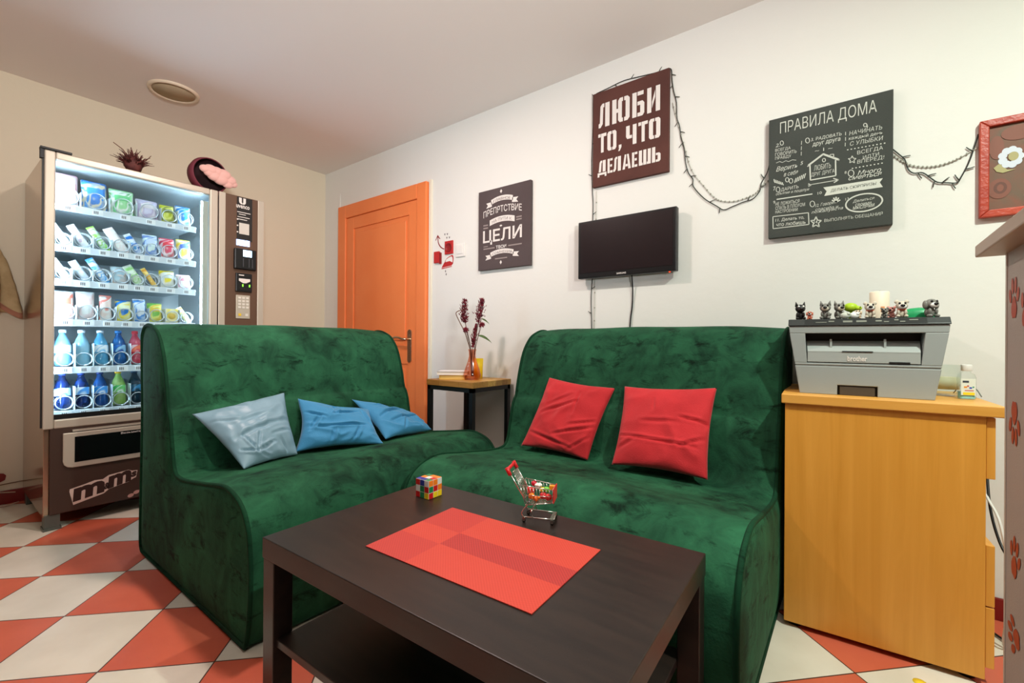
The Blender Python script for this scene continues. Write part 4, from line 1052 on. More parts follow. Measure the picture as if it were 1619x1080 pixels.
for x, y, lb, c, nm in ((-.044, .050, 'small pale grey egg-shaped figurine in front of the lime green one', (196, 200, 188), 'egg_figurine'), (-.020, .054, 'small white lying figurine right of the pale egg', (236, 236, 232), 'egg_figurine')):
    a_, b_ = pt(x, y)
    tag(MB().ell((a_, b_, ZL+.0105), .0135, .010, .011).ell((a_+.008, b_-.004, ZL+.016), .006, .006, .006).obj(nm, M_(c)), lb, 'figurine', 'animal figurines on the printer')
a_, b_ = pt(.050, .125)
t = thing('candle', 'tall cream candle behind the bear figurine on the printer', 'candle', (a_, b_, ZL))
MB().lathe((a_, b_, ZL), [(.026, 0), (.0265, .003), (.0265, .088), (.024, .091), (.012, .088), (0, .087)], 28).obj('wax', mat('cream_wax', (236, 222, 200), 0.5), t)
MB().cyl((a_, b_, ZL+.086), (a_+.001, b_, ZL+.094), .001, n=6).obj('wick', BLACK, t)
MB().add([(a_+.0268*math.sin(w_), b_-.0268*math.cos(w_), ZL+z) for z in (.022, .040) for w_ in (.1, .3, .5)], [(0, 1, 4, 3), (1, 2, 5, 4)]).obj('sticker', mat('orange_sticker', (230, 150, 90), 0.5), t)
a_, b_ = pt(.150, .135)
mb = MB(); mb.M = tr(a_, b_, ZL)
def bowl(u, v):
    a = 2*PI*u; r = .045*(max(0.0, 1-v**3.2))**.45
    return (r*1.0*math.copysign(abs(math.cos(a))**.8, math.cos(a)), r*.6*math.sin(a), .036*v)
mb.grid(bowl, 36, 12)
tag(mb.obj('plastic_case', mat('green_plastic', (32, 150, 92), 0.35)), 'oblong green plastic case at the right end of the printer lid', 'case')

# candle jar and sanitizer bottle on the cabinet
CLEAR = pane('clear_glass', (250, 253, 252), 1.4)
t = thing('candle_jar', 'glass jar with a cream candle beside the printer', 'candle', (0.238, 2.02, .7662))
MB().lathe((0.238, 2.02, .7662), [(0, .001), (.034, .001), (.038, .006), (.040, .10), (.0385, .10), (.0365, .008), (0, .006)], 28, cap=False).obj('glass', CLEAR, t)
MB().lathe((0.238, 2.02, .7662), [(0, .022), (.036, .022), (.0365, .060), (0, .060)], 28, cap=False).obj('wax', mat('cream_wax_jar', (214, 204, 170), 0.5), t)
bx, by = 0.276, 1.93
t = thing('sanitizer_bottle', 'clear plastic bottle with white cap and colourful label at the cabinet edge', 'bottle', (bx, by, .7665))
mb = MB(); mb.M = tr(bx, by, .7665, math.radians(10))
def rr(w_, d_, z, n=20):
    return [(w_*math.copysign(abs(math.cos(a))**.5, math.cos(a)), d_*math.copysign(abs(math.sin(a))**.5, math.sin(a)), z) for a in [2*PI*i/n for i in range(n)]]
lv = [rr(.019, .012, 0), rr(.0205, .0135, .004), rr(.0205, .0135, .066), rr(.017, .011, .076), rr(.009, .009, .080), rr(.009, .009, .086)]
mb.add([p for l_ in lv for p in l_], [(i*20+k_, i*20+(k_+1) % 20, (i+1)*20+(k_+1) % 20, (i+1)*20+k_) for i in range(5) for k_ in range(20)], 0, True)
mb.poly(lv[0][::-1])
mb.obj('bottle_body', CLEAR, t)
MBM = tr(bx, by, .7665, math.radians(10))
MB(MBM).add([p for l_ in (rr(.0185, .0115, .002), rr(.0185, .0115, .022)) for p in l_], [(k_, (k_+1) % 20, 20+(k_+1) % 20, 20+k_) for k_ in range(20)]+[tuple(range(20, 40))], 0, True).obj('liquid', mat('aqua_liquid', (150, 206, 204), 0.2), t)
MB(MBM).cyl((0, 0, .085), (0, 0, .104), .0125, n=24).obj('cap', WHITE_PLASTIC, t, bevel=.001)
lb = MB(MBM); yl_ = -.0139
lb.box(-.0165, yl_, .012, .0165, yl_+.0006, .062)
lb.obj('paper_label', mat('bottle_label', (226, 232, 222), 0.5), t)
for c, pl in (((240, 214, 40), [(-.012, .013), (.014, .013), (.014, .021), (-.012, .021)]), ((60, 70, 80), [(-.013, .050), (.001, .050), (.001, .056), (-.013, .056)]), ((235, 150, 50), [(-.010, .034), (-.003, .034), (-.003, .039), (-.010, .039)]), ((60, 90, 190), [(.002, .032), (.008, .032), (.008, .037), (.002, .037)]), ((190, 40, 60), [(-.003, .038), (.001, .038), (.001, .042), (-.003, .042)]), ((40, 150, 120), [(.009, .035), (.013, .035), (.013, .039), (.009, .039)]), ((200, 120, 120), [(-.008, .025), (.012, .025), (.012, .028), (-.008, .028)])):
    MB(MBM).poly([(x, yl_-.0004, z) for x, z in pl]).obj('label_print', mat('label_print', c, 0.5), t)
tag(MB().tube(crom([(0.27, 2.10, .77), (0.285, 2.06, .80), (0.305, 2.00, .795), (0.315, 1.97, .772)], 6), .0017, 6).obj('thin_cord', mat('grey_cord', (110, 115, 108), 0.5)), 'thin grey cord curling over the cabinet top behind the bottle', 'cord')
# cords right of the cabinet
for pts, m_, lb_ in (([(0.345, 2.17, .70), (0.350, 2.12, .55), (0.348, 2.05, .42), (0.36, 2.0, .33), (0.385, 1.95, .25), (0.40, 1.98, .08), (0.42, 2.06, .008)], BLACK, 'black cable hanging behind the right side of the beech cabinet'),
                   ([(0.335, 2.15, .48), (0.345, 2.05, .44), (0.36, 1.98, .38), (0.375, 1.96, .2), (0.37, 2.0, .02), (0.42, 2.05, .008)], WHITE_PLASTIC, 'white cable hanging beside the gap in the drawers'),
                   ([(0.36, 2.10, .006), (0.42, 2.00, .012), (0.50, 2.03, .008), (0.60, 2.12, .008)], BLACK, 'black cable lying on the floor right of the cabinet')):
    tag(MB().tube(crom(pts, 5), .0038, 7).obj('cable', m_), lb_, 'cable')
decal_floor = MB().lathe((0.152, 1.672, 0.0002), [(0.0, .0009), (.016, .0009), (.016, .0), (0, 0)], 18, cap=False)
tag(decal_floor.obj('yellow_dot', mat('yellow_dot', (245, 210, 50), 0.5)), 'small yellow dot stuck on a white tile in front of the cabinet', 'sticker')

# ================================================================== COUNTER
t = thing('reception_counter', 'grey-brown counter with red paw prints at the right edge', 'counter', (0.45, 0.5, 0))
MB().box(0.166, -0.1, 1.080, 0.80, 1.095, 1.100).obj('countertop', mat('counter_top', (176, 158, 140), 0.45), t, bevel=0.002)
MB().box(0.200, -0.08, 0, 0.222, 1.070, 1.080).obj('front_panel', mat('counter_panel', (172, 160, 150), 0.5, bmp=0.1, bscale=300), t)
MB().box(0.199, 1.070, 0, 0.223, 1.078, 1.080).obj('edge_band', mat('counter_edge', (196, 186, 172), 0.45), t)
MB().box(0.222, 1.04, 0, 0.78, 1.062, 1.080).obj('end_panel', mat('counter_panel_end', (168, 146, 134), 0.5), t)
PAW = mat('paw_red', (176, 66, 42), 0.5)
def paw(cy, cz, rot, s):
    mb = MB(); c_, s__ = math.cos(rot), math.sin(rot)
    def el(y, z, ry, rz, ang=0, notch=False):
        pts = []
        for i in range(18):
            a = 2*PI*i/18; yy_, zz_ = ry*math.cos(a), rz*math.sin(a)
            if notch and math.sin(a) < -.5: zz_ *= (0.82 if abs(math.cos(a)) < .3 else 1.0)
            if notch: yy_ *= 1.0-0.35*max(0, math.sin(a))
            ca, sa = math.cos(ang), math.sin(ang)
            yy_, zz_ = y+yy_*ca-zz_*sa, z+yy_*sa+zz_*ca
            pts.append((0.1993, cy+s*(yy_*c_-zz_*s__), cz+s*(yy_*s__+zz_*c_)))
        mb.poly(pts)
    el(0, -.022, .024, .030, 0, True)
    el(-.033, .010, .0105, .019, .35); el(-.012, .034, .0105, .021, .1); el(.014, .034, .0105, .021, -.1); el(.034, .010, .0105, .019, -.35)
    mb.obj('paw_print', PAW, t)
paw(1.030, 1.002, PI*0, .62); paw(1.025, .812, PI, .66); paw(1.018, .602, 0.25, .62); paw(1.020, .484, -1.7, .62)
paw(.968, .985, .3, .62); paw(.90, .86, 2.6, .62); paw(.88, .66, .2, .62); paw(.80, .95, -.4, .62); paw(.74, .75, 1.2, .62)

# ================================================================== VENDING MACHINE
XF = -3.086
VB = mat('machine_brown', (66, 48, 40), 0.35)
VSIDE = mat('machine_side', (176, 146, 122), 0.14, 0.75)
VSIL = mat('machine_silver', (196, 186, 170), 0.35, 0.35)
VIN = mat('machine_interior', (205, 212, 214), 0.5)
VPAN = mat('panel_brown', (92, 66, 48), 0.5, bmp=0.15, bscale=350)
LED = mat('led_strip', (235, 245, 255), 0.5, emit=(205, 232, 255), estr=135.0)
FOOTM = mat('foot_metal', (92, 98, 92), 0.4, 0.4)
vm = thing('vending_machine', 'tall brown and silver snack vending machine with lit glass front', 'vending machine', (-3.43, 0.87, 0))
c_ = MB()
c_.box(-3.775, 0.372, 0.065, XF-0.02, 0.392, 1.83)
c_.box(-3.775, 1.355, 0.065, XF-0.02, 1.372, 1.83).box(-3.775, 0.392, 1.81, XF-0.02, 1.355, 1.83).box(-3.775, 0.392, 0.065, -3.755, 1.355, 1.81)
c_.obj('cabinet', VSIDE, vm, bevel=0.002)
i_ = MB(); i_.box(-3.755, 0.392, 0.50, -3.745, 1.108, 1.81).box(-3.745, 0.392, 0.50, XF-0.02, 0.398, 1.81).box(-3.745, 1.100, 0.50, XF-0.02, 1.108, 1.81).box(-3.745, 0.398, 1.800, XF-0.02, 1.10, 1.81).box(-3.745, 0.392, 0.50, XF-0.02, 1.108, 0.508)
i_.obj('interior_lining', VIN, vm)
MB().box(-3.75, 0.392, 0.075, XF-0.004, 1.355, 0.498).obj('lower_panel', VB, vm, bevel=0.003)
for y in (0.376, 1.315):
    MB().box(-3.16, y, 0.0, XF-0.012, y+0.055, 0.075).box(-3.17, y-0.004, 0, XF-0.006, y+0.06, 0.012).obj('foot', FOOTM, vm)
    MB().box(-3.74, y, 0.0, -3.68, y+0.055, 0.075).obj('foot', FOOTM, vm)
df = MB()
for (y0, y1, z0, z1) in ((0.366, 0.405, 0.492, 1.838), (1.062, 1.106, 0.492, 1.838), (0.405, 1.062, 1.802, 1.838), (0.405, 1.062, 0.492, 0.536)):
    df.box(XF-0.026, y0, z0, XF, y1, z1)
df.obj('door_frame', VSIL, vm, bevel=0.006, seg=3)
MB().box(XF-0.016, 0.403, 0.534, XF-0.012, 1.064, 1.804).obj('glass', pane('machine_glass', (240, 248, 250), 1.35), vm)
MB().box(XF-0.0115, 0.405, 0.536, XF-0.008, 1.062, 0.560).obj('black_strip', BLACK, vm)
MB().box(XF-0.035, 0.352, 1.839, XF+0.004, 0.462, 1.849).box(XF-0.03, 0.352, 1.795, XF-0.004, 0.366, 1.84).obj('hinge_cover', BLACK_METAL, vm, bevel=0.001)
MB().box(XF-0.026, 0.360, 0.50, XF-0.010, 0.366, 1.795).obj('door_gasket', BLACK, vm)
# light strips
MB().box(XF-0.055, 1.035, 0.60, XF-0.030, 1.062, 1.765).obj('light_channel', VSIL, vm)
MB().box(XF-0.052, 1.0315, 0.60, XF-0.044, 1.0345, 1.765).obj('light_strip', LED, vm)
MB().box(XF-0.045, 0.400, 0.60, XF-0.030, 0.404, 1.765).obj('light_strip', LED, vm)
# control panel
cp = MB().box(-3.74, 1.110, 0.50, XF-0.004, 1.353, 1.812).obj('control_box', VB, vm)
MB().box(XF-0.012, 1.1115, 0.494, XF, 1.147, 1.838).box(XF-0.012, 1.336, 0.075, XF, 1.374, 1.838).obj('silver_trim', VSIL, vm, bevel=0.002)
MB().box(XF-0.010, 1.147, 0.494, XF-0.002, 1.336, 1.836).obj('control_panel', VPAN, vm)
x_ = XF-0.001
def V(y, z, dx=0.0): return (XF+dx, y, z)
def plate(name, y0, y1, z0, z1, th, m_, bev=0.001, parent=vm):
    return MB().box(XF-0.003, y0, z0, XF+th, y1, z1).obj(name, m_, parent, bevel=bev)
plate('black_sticker', 1.211, 1.301, 1.56, 1.832, 0.0005, mat('sticker_black', (28, 25, 24), 0.5), 0)
lg = MB()
lg.prism([(1.222, 1.828), (1.238, 1.828), (1.238, 1.800), (1.242, 1.796), (1.242, 1.788), (1.232, 1.789), (1.224, 1.797), (1.222, 1.806)], XF, XF+0.0012, 'yz')
lg.prism([(1.262, 1.828), (1.247, 1.828), (1.247, 1.800), (1.244, 1.796), (1.244, 1.788), (1.254, 1.789), (1.261, 1.797), (1.262, 1.806)], XF, XF+0.0012, 'yz')
lg.text('uvenco', V(1.206, 1.762, 0.0012), (0, 0.078, 0), (0, 0, 0.020), 0.02)
for (y0, y1, z) in ((1.212, 1.29, 1.735), (1.222, 1.262, 1.722), (1.214, 1.285, 1.705), (1.214, 1.27, 1.690)):
    lg.prism([(y0, z), (y1, z), (y1, z+0.004), (y0, z+0.004)], XF, XF+0.001, 'yz')
for y, z in ((1.2145, 1.69), (1.2145, 1.61), (1.2145, 1.65)): lg.lathe(V(y, z, 0.0006), [(0.005, 0), (0.005, 0.0006), (0, 0.0006)], 14, axis=(1, 0, 0))
lg.obj('white_print', INK, vm)
plate('pale_sticker', 1.224, 1.283, 1.600, 1.670, 0.001, mat('pale_sticker', (205, 200, 190), 0.5), 0)
plate('display', 1.210, 1.286, 1.527, 1.563, 0.002, mat('display_glow', (200, 215, 255), 0.3, emit=(150, 180, 255), estr=5.0), 0)
rd = plate('card_reader', 1.192, 1.321, 1.375, 1.505, 0.022, BLACK, 0.006)
plate('reader_screen', 1.240, 1.290, 1.457, 1.497, 0.0235, mat('reader_glow', (220, 240, 255), 0.3, emit=(170, 220, 255), estr=5.0), 0, rd)
MB().box(XF+0.022, 1.238, 1.39, XF+0.026, 1.242, 1.445).box(XF+0.022, 1.272, 1.39, XF+0.026, 1.276, 1.445).box(XF+0.022, 1.292, 1.39, XF+0.025, 1.296, 1.445).obj('reader_slot', mat('slot_grey', (70, 72, 76), 0.4), rd)
cn = plate('bill_acceptor', 1.204, 1.299, 1.235, 1.352, 0.012, BLACK, 0.003)
MB().prism([(1.220, 1.318), (1.286, 1.318), (1.286, 1.303), (1.262, 1.290), (1.244, 1.290), (1.220, 1.303)], XF+0.012, XF+0.0132, 'yz').prism([(1.220, 1.336), (1.25, 1.336), (1.25, 1.342), (1.220, 1.342)], XF+0.012, XF+0.013, 'yz').obj('acceptor_print', INK, cn)
for y in (1.240, 1.280): MB().box(XF+0.012, y, 1.268, XF+0.0135, y+0.006, 1.282).obj('green_light', mat('green_light', (120, 255, 60), 0.4, emit=(110, 255, 50), estr=3.0), cn)
MB().box(XF+0.012, 1.222, 1.246, XF+0.017, 1.288, 1.258).obj('bill_slot', PB, cn)
kp = plate('keypad', 1.208, 1.290, 1.066, 1.214, 0.004, mat('keypad_silver', (190, 182, 165), 0.4, 0.3), 0.002)
KEY = mat('key_white', (220, 216, 205), 0.4)
for r in range(4):
    for c in range(3):
        MB().box(XF+0.004, 1.2195+c*0.023, 1.190-r*0.020, XF+0.007, 1.2355+c*0.023, 1.203-r*0.020).obj('key', KEY, kp, bevel=0.001)
MB().box(XF+0.004, 1.222, 1.082, XF+0.006, 1.238, 1.098).obj('yellow_key', mat('yellow_key', (225, 190, 50), 0.4), kp)
MB().box(XF+0.004, 1.262, 1.082, XF+0.006, 1.278, 1.098).obj('key', KEY, kp)
# delivery flap
r_ = 0.035
pf = [(0.436, 0.466), (1.055, 0.466), (1.055, 0.292+r_)] + [(1.055-r_+r_*math.cos(a), 0.292+r_-r_*math.sin(a)) for a in (PI/6, PI/3, PI/2)] + [(0.436+r_-r_*math.sin(a), 0.292+r_-r_*math.cos(a)) for a in (0, PI/6, PI/3, PI/2)]
MB().prism(pf, XF-0.004, XF+0.008, 'yz').obj('delivery_frame', VSIL, vm, bevel=0.004)
MB().box(XF+0.006, 0.478, 0.318, XF+0.0092, 1.018, 0.444).obj('delivery_flap', mat('flap_black', (10, 10, 12), 0.15), vm)
MB().text('Возьмите товар / Та', V(0.655, 0.427, 0.0098), (0, 0.18, 0), (0, 0, 0.013), 0.0).obj('flap_lettering', INK, vm)
MB().box(XF-0.002, 0.470, 0.470, XF+0.010, 1.02, 0.480).obj('flap_hinge', VSIL, vm)
# chocolate logo: white outline slab with brown letters
def logo(mb, dx, bold, grow):
    for s, y0, y1, z0, h_ in (('m', 0.474, 0.592, 0.118, 0.066), ('m', 0.606, 0.700, 0.150, 0.064), ('&', 0.590, 0.612, 0.150, 0.034), ('s', 0.700, 0.722, 0.188, 0.030)):
        O = Vector(V(y0-grow, z0-grow, dx)); mb.text(s, O, (0, y1-y0+2*grow, (0.022 if s == 'm' else 0.003)), (0, 0.004, h_+2*grow), bold)
out = MB()
for p in ([(0.463, 0.185), (0.462, 0.172), (0.476, 0.104), (0.590, 0.132), (0.612, 0.150), (0.690, 0.168), (0.708, 0.180), (0.722, 0.186), (0.728, 0.222), (0.705, 0.224), (0.690, 0.232), (0.610, 0.222), (0.586, 0.206), (0.555, 0.208), (0.52, 0.198)],):
    out.prism(p, XF-0.003, XF-0.0030+0.0012, 'yz')
out.obj('logo_outline', mat('logo_pale', (214, 190, 178), 0.5), vm)
lgm = MB(); logo(lgm, -0.0012, 0.05, 0.0); lgm.obj('logo_letters', mat('logo_brown', (52, 30, 24), 0.5), vm)
cd = MB()
for y, z, a in ((0.700, 0.092, .4), (0.724, 0.104, .3), (0.748, 0.113, .3), (0.775, 0.118, .2)):
    cd.poly([V(y+0.013*math.cos(2*PI*i/16)-0.003*math.sin(2*PI*i/16), z+0.009*math.sin(2*PI*i/16)+0.004*math.cos(2*PI*i/16), -0.0032) for i in range(16)])
for f_ in range(len(cd.v)): cd.v[f_].x = XF-0.0028
cd.obj('candy_print', mat('candy_print', (190, 150, 140), 0.5), vm)
# trays, dividers, coils and products
TZ = [1.605, 1.400, 1.230, 1.030, 0.792, 0.573]
XR = -3.140
WIRE = mat('coil_wire', (206, 214, 220), 0.3, 0.6)
RAIL = mat('price_rail', (214, 222, 228), 0.4); TAG = mat('price_tag', (240, 240, 240), 0.5); TMARK = mat('price_marks', (70, 72, 80), 0.6)
COLS = [
 [(0.414, 0.503), (0.512, 0.615), (0.622, 0.728), (0.735, 0.836), (0.843, 0.915), (0.920, 0.998)],
 [(0.414, 0.473), (0.479, 0.551), (0.557, 0.626), (0.632, 0.702), (0.709, 0.763), (0.767, 0.837), (0.843, 0.918), (0.926, 0.999)],
 [(0.414, 0.473), (0.479, 0.551), (0.557, 0.626), (0.632, 0.702), (0.709, 0.763), (0.767, 0.837), (0.843, 0.918), (0.926, 0.999)],
 [(0.414, 0.490), (0.496, 0.570), (0.577, 0.645), (0.652, 0.720), (0.727, 0.785), (0.790, 0.860), (0.866, 0.930), (0.936, 0.999)],
 [(0.416, 0.486), (0.488, 0.556), (0.560, 0.631), (0.635, 0.706), (0.709, 0.775), (0.780, 0.848), (0.853, 0.925), (0.930, 0.998)],
 [(0.416, 0.486), (0.488, 0.556), (0.560, 0.631), (0.635, 0.706), (0.709, 0.775), (0.780, 0.848), (0.853, 0.925), (0.930, 0.998)]]
for ri, z in enumerate(TZ):
    mb = MB(); mb.box(-3.72, 0.402, z-0.012, XR, 1.010, z-0.006)
    dh = 0.075 if ri in (0, 3) else (0.060 if ri in (1, 2) else 0.115)
    for (a, b) in COLS[ri][:-1]: mb.box(-3.70, b+0.0022, z-0.006, XR-0.004, b+0.0036, z+dh)
    tray = mb.obj('product_tray', VIN, vm)
    MB().box(XR, 0.408, z-0.036, XR+0.006, 1.006, z-0.002).obj('price_rail', RAIL, tray, bevel=0.001)
    tg = MB(); mk = MB()
    for (a, b) in COLS[ri]:
        m_ = (a+b)/2
        tg.box(XR+0.006, m_-0.018, z-0.032, XR+0.0075, m_+0.024, z-0.007)
        for q_ in range(3): mk.box(XR+0.0075, m_-0.012+q_*0.007, z-0.027, XR+0.0079, m_-0.0085+q_*0.007, z-0.012)
    tg.obj('price_tags', TAG, tray); mk.obj('price_figures', TMARK, tray)
    for (a, b) in COLS[ri]:
        r = min(0.040, (b-a)/2-0.002); m_ = (a+b)/2
        pts = [(XR-0.004-(0.010*i/18 if i < 18 else 0.010+0.050*(i-18)/18), m_+r*math.sin(2*PI*i/18), z+0.003+r-r*math.cos(2*PI*i/18)) for i in range(18*4)]
        MB().tube(pts, 0.0024, 5).obj('spiral_coil', WIRE, vm)

def shift(c, k): return tuple(max(0, min(255, int(v*k))) for v in c)
def pack(name, label, y0, y1, z, hgt, cols, lean=0.18, th=0.030, top=None, grp='snacks in the vending machine', twist=0.0):
    """pillow bag standing on its tray, facing the glass"""
    w = (y1-y0); m_ = (y0+y1)/2
    seed = random.random()*50
    M = Matrix.Translation((XR-0.048, m_, z)) @ Matrix.Rotation(twist, 4, 'X') @ Matrix.Rotation(-lean, 4, 'Y')
    def P(u, v, s):
        e = max(0, 16*u*(1-u)*v*(1-v)); pin = 0.08*math.sin(PI*v)
        y = (u-0.5)*w*(1-0.05*math.sin(PI*v)); zz = v*hgt
        b = th*e**0.35+0.003*noise.noise(Vector((u*5+seed, v*6, s)))*min(1, e*3)
        return (s*b, y, zz)
    mb = MB(M); N = 10
    mb.grid(lambda u, v: P(u, v, 1), N, N, 0); mb.grid(lambda u, v: P(1-u, v, -1), N, N, 0)
    o = mb.obj(name, package(name+'_print', *cols)); tag(o, label, 'snack', grp)
    s = MB(M); c = 0.5
    s.box(-0.0012, -w*0.46, hgt-0.010, 0.0012, w*0.46, hgt+0.004); s.obj('seal', mat('seal', shift(cols[0], 0.92), 0.4), o)
    e_ = MB(M)
    e_.grid(lambda u, v: Vector(P(0.18+0.64*u, 0.52+0.22*v, 1))+Vector((0.0012, 0, 0)), 6, 3); e_.obj('front_print', mat('front_print', cols[2], 0.4), o)
    return o
def bar(label, y0, y1, z, hgt, cols, side=1, name='snack_bar', wide=0.034):
    """bar leaning sideways and back inside its coil"""
    m_ = (y0+y1)/2
    M = Matrix.Translation((XR-0.034, m_+side*0.018, z+0.004)) @ Matrix.Rotation(side*0.52, 4, 'X') @ Matrix.Rotation(-0.15, 4, 'Y')
    mb = MB(M); N = 8
    def P(u, v, s):
        e = max(0, 16*u*(1-u)*v*(1-v)); return (s*0.011*e**0.3, (u-0.5)*wide, v*hgt)
    mb.grid(lambda u, v: P(u, v, 1), N, N); mb.grid(lambda u, v: P(1-u, v, -1), N, N)
    o = mb.obj(name, package(name+'_print', *cols, scale=22)); tag(o, label, 'snack', 'snacks in the vending machine')
    for v0 in (0.0, hgt): 
        MB(M).box(-0.001, -wide*0.48, v0-0.006, 0.001, wide*0.48, v0+0.006).obj('wrapper_end', mat('wrapper_end', cols[1], 0.4), o)
def vbottle(label, y0, y1, z, cols, hgt=0.185, cap=(235, 240, 245), labcol=None):
    m_ = (y0+y1)/2; lean = 0.16
    M = Matrix.Translation((XR-0.054, m_, z)) @ Matrix.Rotation(-lean, 4, 'Y')
    t = thing('drink_bottle', label, 'bottle', (XR-0.050, m_, z), 'bottles in the vending machine')
    mb = MB(M); R_ = 0.0315
    mb.lathe((0, 0, 0), [(R_*0.8, 0.001), (R_, 0.008), (R_, 0.045), (R_*0.93, 0.055), (R_, 0.065), (R_, 0.105), (R_*0.8, 0.130), (R_*0.45, 0.155), (0.012, 0.165), (0.012, 0.170)], 22)
    mb.obj('bottle_body', mat('bottle_plastic', cols[0], 0.15, trans=0.35, c2=cols[1], nscale=18), t)
    MB(M).cyl((0, 0, 0.170), (0, 0, hgt), 0.0145, n=16).obj('cap', mat('bottle_cap', cap, 0.4), t)
    if labcol:
        MB(M).lathe((0, 0, 0), [(R_+0.0006, 0.066), (R_+0.0006, 0.104)], 22, cap=False).obj('wrap_label', package('wrap_label', *labcol), t)
W = (245, 245, 240)
R0 = COLS[0]; z = TZ[0]
pack('snack_bag', 'pink and white snack bag at the left end of the top tray', *R0[0], z, 0.165, ((250, 190, 200), (255, 228, 226), (250, 235, 225)))
pack('snack_bag', 'blue snack bag with pale picture, second from left on the top tray', *R0[1], z, 0.155, ((30, 120, 205), (240, 225, 190), (60, 150, 225)))
pack('snack_bag', 'green and white snack bag, third on the top tray', *R0[2], z, 0.140, ((150, 215, 150), (245, 245, 240), (110, 200, 130)))
pack('snack_bag', 'pale lilac cookie bag, fourth on the top tray', *R0[3], z, 0.112, ((205, 200, 225), (190, 175, 205), (232, 222, 225)))
pack('snack_bag', 'yellow-green snack bag, fifth on the top tray', *R0[4], z, 0.105, ((195, 200, 40), (232, 230, 120), (120, 130, 60)))
pack('snack_bag', 'blue chips bag with white letters at the right end of the top tray', *R0[5], z, 0.118, ((25, 130, 205), (235, 238, 240), (60, 150, 215)))
R1 = COLS[1]; z = TZ[1]
bar('cream snack bar at the left end of the second tray', *R1[0], z, 0.115, (W, (235, 225, 210), (220, 210, 195)), 1)
bar('mauve and white snack bar, second on the second tray', *R1[1], z, 0.120, ((205, 180, 195), W, (225, 225, 235)), 1)
bar('white bar with green ends, third on the second tray', *R1[2], z, 0.125, (W, (150, 215, 80), (215, 235, 245)), 1)
bar('wide white bar with faint red print, fourth on the second tray', *R1[3], z, 0.135, (W, (240, 225, 222), (235, 240, 240)), 1, wide=0.046)
bar('blue and white bar, fifth on the second tray', *R1[4], z, 0.115, ((60, 150, 215), (225, 235, 245), (30, 110, 190)), 1)
pack('snack_bag', 'white and blue snack bag on the second tray left of the red one', *R1[5], z, 0.125, ((225, 240, 235), (120, 150, 210), (200, 215, 235)))
pack('snack_bag', 'red and white snack bag, second from right on the second tray', *R1[6], z, 0.118, ((215, 70, 95), (245, 225, 225), (205, 40, 55)))
pack('snack_bag', 'yellow snack bag at the right end of the second tray', *R1[7], z, 0.125, ((240, 220, 70), (250, 245, 190), (80, 110, 190)))
R2 = COLS[2]; z = TZ[2]
bar('cream snack bar at the left end of the third tray', *R2[0], z, 0.105, (W, (230, 215, 200), (215, 200, 180)), 1)
bar('plain white bar, second on the third tray', *R2[1], z, 0.105, (W, (225, 232, 238), (200, 215, 228)), 1)
bar('long white and blue bar, third on the third tray', *R2[2], z, 0.130, (W, (90, 170, 230), (235, 242, 248)), 1)
pack('snack_bag', 'small white and pale blue bag, fourth on the third tray', *R2[3], z, 0.095, ((215, 235, 240), (205, 185, 175), (190, 220, 235)), 0.25, 0.014)
bar('pale green snack bar, fifth on the third tray', *R2[4], z, 0.112, ((190, 225, 170), (225, 232, 215), (150, 205, 120)), 1, wide=0.042)
bar('orange-yellow thin bar, sixth on the third tray', *R2[5], z, 0.105, ((245, 195, 60), (250, 215, 120), (235, 165, 50)), 1, wide=0.024)
pack('snack_bag', 'bright yellow bag with a white patch, second from right on the third tray', *R2[6], z, 0.098, ((245, 220, 40), (245, 240, 225), (225, 230, 225)))
pack('snack_bag', 'pink and white bag at the right end of the third tray', *R2[7], z, 0.085, ((245, 215, 220), (240, 235, 232), (225, 150, 160)))
R3 = COLS[3]; z = TZ[3]
pack('snack_bag', 'white bag with red foot at the left end of the fourth tray', *R3[0], z, 0.140, (W, (250, 235, 230), (240, 120, 95)))
pack('snack_bag', 'white and pale pink bag, second on the fourth tray', *R3[1], z, 0.145, (W, (245, 225, 225), (235, 205, 200)))
pack('snack_bag', 'narrow red and white pack, third on the fourth tray', R3[2][0]+0.008, R3[2][1]-0.008, z, 0.130, ((230, 130, 115), W, (240, 215, 205)), 0.1, 0.016)
pack('snack_bag', 'blue and yellow snack bag, fourth on the fourth tray', *R3[3], z, 0.112, ((30, 125, 210), (245, 225, 80), (235, 240, 200)))
pack('snack_bag', 'white and blue crumpled bag, fifth on the fourth tray', *R3[4], z, 0.125, ((235, 240, 245), (60, 140, 220), (215, 230, 240)))
pack('snack_bag', 'green and yellow snack bag, sixth on the fourth tray', *R3[5], z, 0.105, ((130, 200, 80), (235, 235, 130), (225, 190, 60)))
bx_ = MB(Matrix.Translation((XR-0.036, sum(R3[6])/2, z))).box(-0.012, -0.030, 0, 0.012, 0.030, 0.078).obj('snack_box', package('snack_box_print', W, (240, 230, 180), (245, 220, 90)), bevel=0.001)
tag(bx_, 'small white and yellow carton, second from right on the fourth tray', 'snack', 'snacks in the vending machine')
MB().lathe((XR-0.0235, sum(R3[6])/2, z+0.036), [(0.018, 0), (0.018, 0.0006), (0, 0.0006)], 18, axis=(1, 0, 0)).obj('round_print', mat('round_print', (235, 190, 80), 0.5), bx_)
bar('yellow and white stick pack at the right end of the fourth tray', *R3[7], z, 0.095, ((240, 235, 130), W, (235, 225, 80)), 1, wide=0.028)
R4 = COLS[4]; z = TZ[4]
CB = ((150, 205, 230), (120, 190, 225)); LBL = ((235, 242, 245), (120, 185, 225), (240, 245, 248))
vbottle('clear pale blue water bottle at the left end of the fifth tray', *R4[0], z, CB, labcol=LBL)
vbottle('clear water bottle, second on the fifth tray', *R4[1], z, ((170, 215, 232), (140, 205, 230)), labcol=None)
